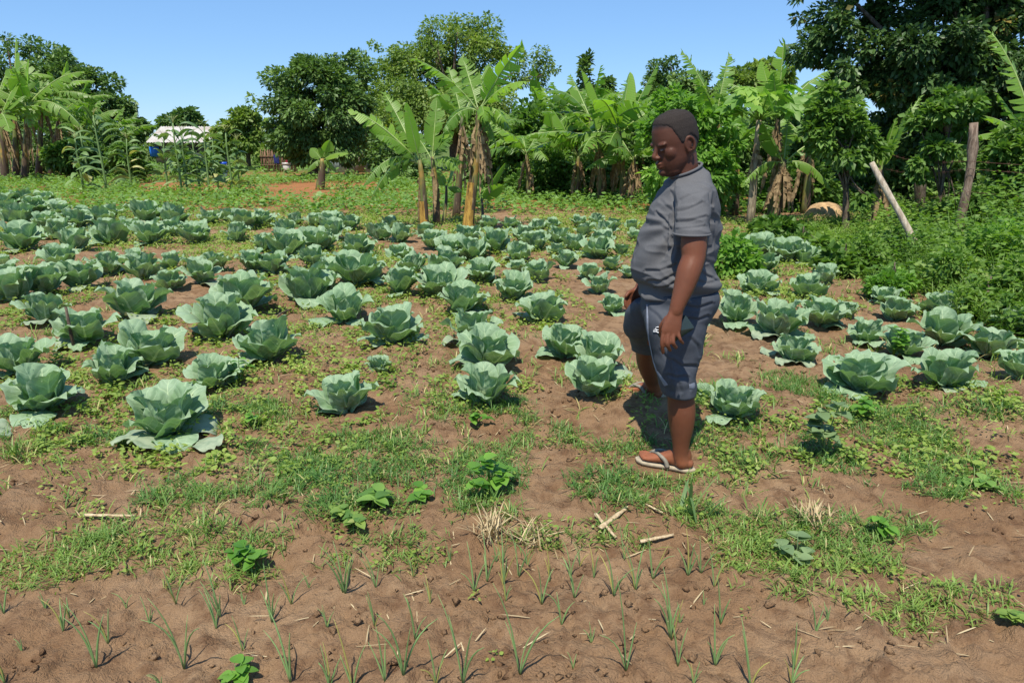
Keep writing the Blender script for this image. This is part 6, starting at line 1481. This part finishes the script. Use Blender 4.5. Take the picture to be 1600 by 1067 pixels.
        for k_ in range(19):
            Q_.append((lay(2, k_, 0), lay(2, k_, 1), lay(2, k_ + 1, 1), lay(2, k_ + 1, 0))); Q_.append((lay(0, k_, 0), lay(0, k_ + 1, 0), lay(0, k_ + 1, 1), lay(0, k_, 1)))
            for l in (0, 1):
                Q_.append((lay(l, k_, 0), lay(l + 1, k_, 0), lay(l + 1, k_ + 1, 0), lay(l, k_ + 1, 0))); Q_.append((lay(l, k_, 1), lay(l, k_ + 1, 1), lay(l + 1, k_ + 1, 1), lay(l + 1, k_, 1)))
        so = put('sandal', mesh('sandal', Vv, Q_, None, [solem]), [solem])
        q = lambda s_, y, z: heel + ax * L * s_ + sdv * y + Up * z
        for sgn in (-1, 1):
            Pn = [q(.80, inner * .022, .010), q(.765, inner * .018, .036), q(.65, inner * .012 + sgn * .018, .049), q(.54, sgn * .034, .048), q(.44, sgn * .041, .028), q(.40, sgn * .040, -.004)]
            V_, q_, t_, _ = tube(np.array(resample([(np.array(p_), np.zeros(3), np.zeros(3)) for p_ in Pn], 16))[:, 0], np.linspace(.006, .012, 16), 8); put('strap', mesh('strap', V_, q_, t_, [strapm]), [strapm], so)
    # ---------------- phone in the near hand
    c = pp(1056, 517, 3.088); X = unit(pp(1080, 503, 3.075) - pp(1040, 530, 3.10)); Nv = unit(np.cross(X, np.array([0, .15, 1.]))); Zv = np.cross(Nv, X)
    b = MB(); hx, hz, hy = .076, .037, .0042; rr = .010; o_ = []
    for cx, cz, a0 in ((hx - rr, hz - rr, 0), (-hx + rr, hz - rr, 90), (-hx + rr, -hz + rr, 180), (hx - rr, -hz + rr, 270)):
        for t in np.radians(np.linspace(a0, a0 + 90, 5)): o_.append((cx + rr * math.cos(t), cz + rr * math.sin(t)))
    o_ = np.array(o_); k_ = len(o_); Vv = np.concatenate([o_[:, :1] * X + o_[:, 1:] * Zv + Nv * hy * sg for sg in (-1, 1)]); Vv = np.vstack([Vv, -Nv * hy, Nv * hy]); i_ = np.arange(k_); j_ = (i_ + 1) % k_
    b.add(Vv, np.stack([i_, j_, j_ + k_, i_ + k_], 1), np.concatenate([np.stack([np.full(k_, 2 * k_), j_, i_], 1), np.stack([np.full(k_, 2 * k_ + 1), i_ + k_, j_ + k_], 1)]))
    pm = plain('phone_glass', (.020, .030, .028), .15, .5, .1)
    ph_ = b.build('phone', [pm], None, False, loc=c, label='dark smartphone held in the man\'s hand against his thigh', cat='phone')
build_man()
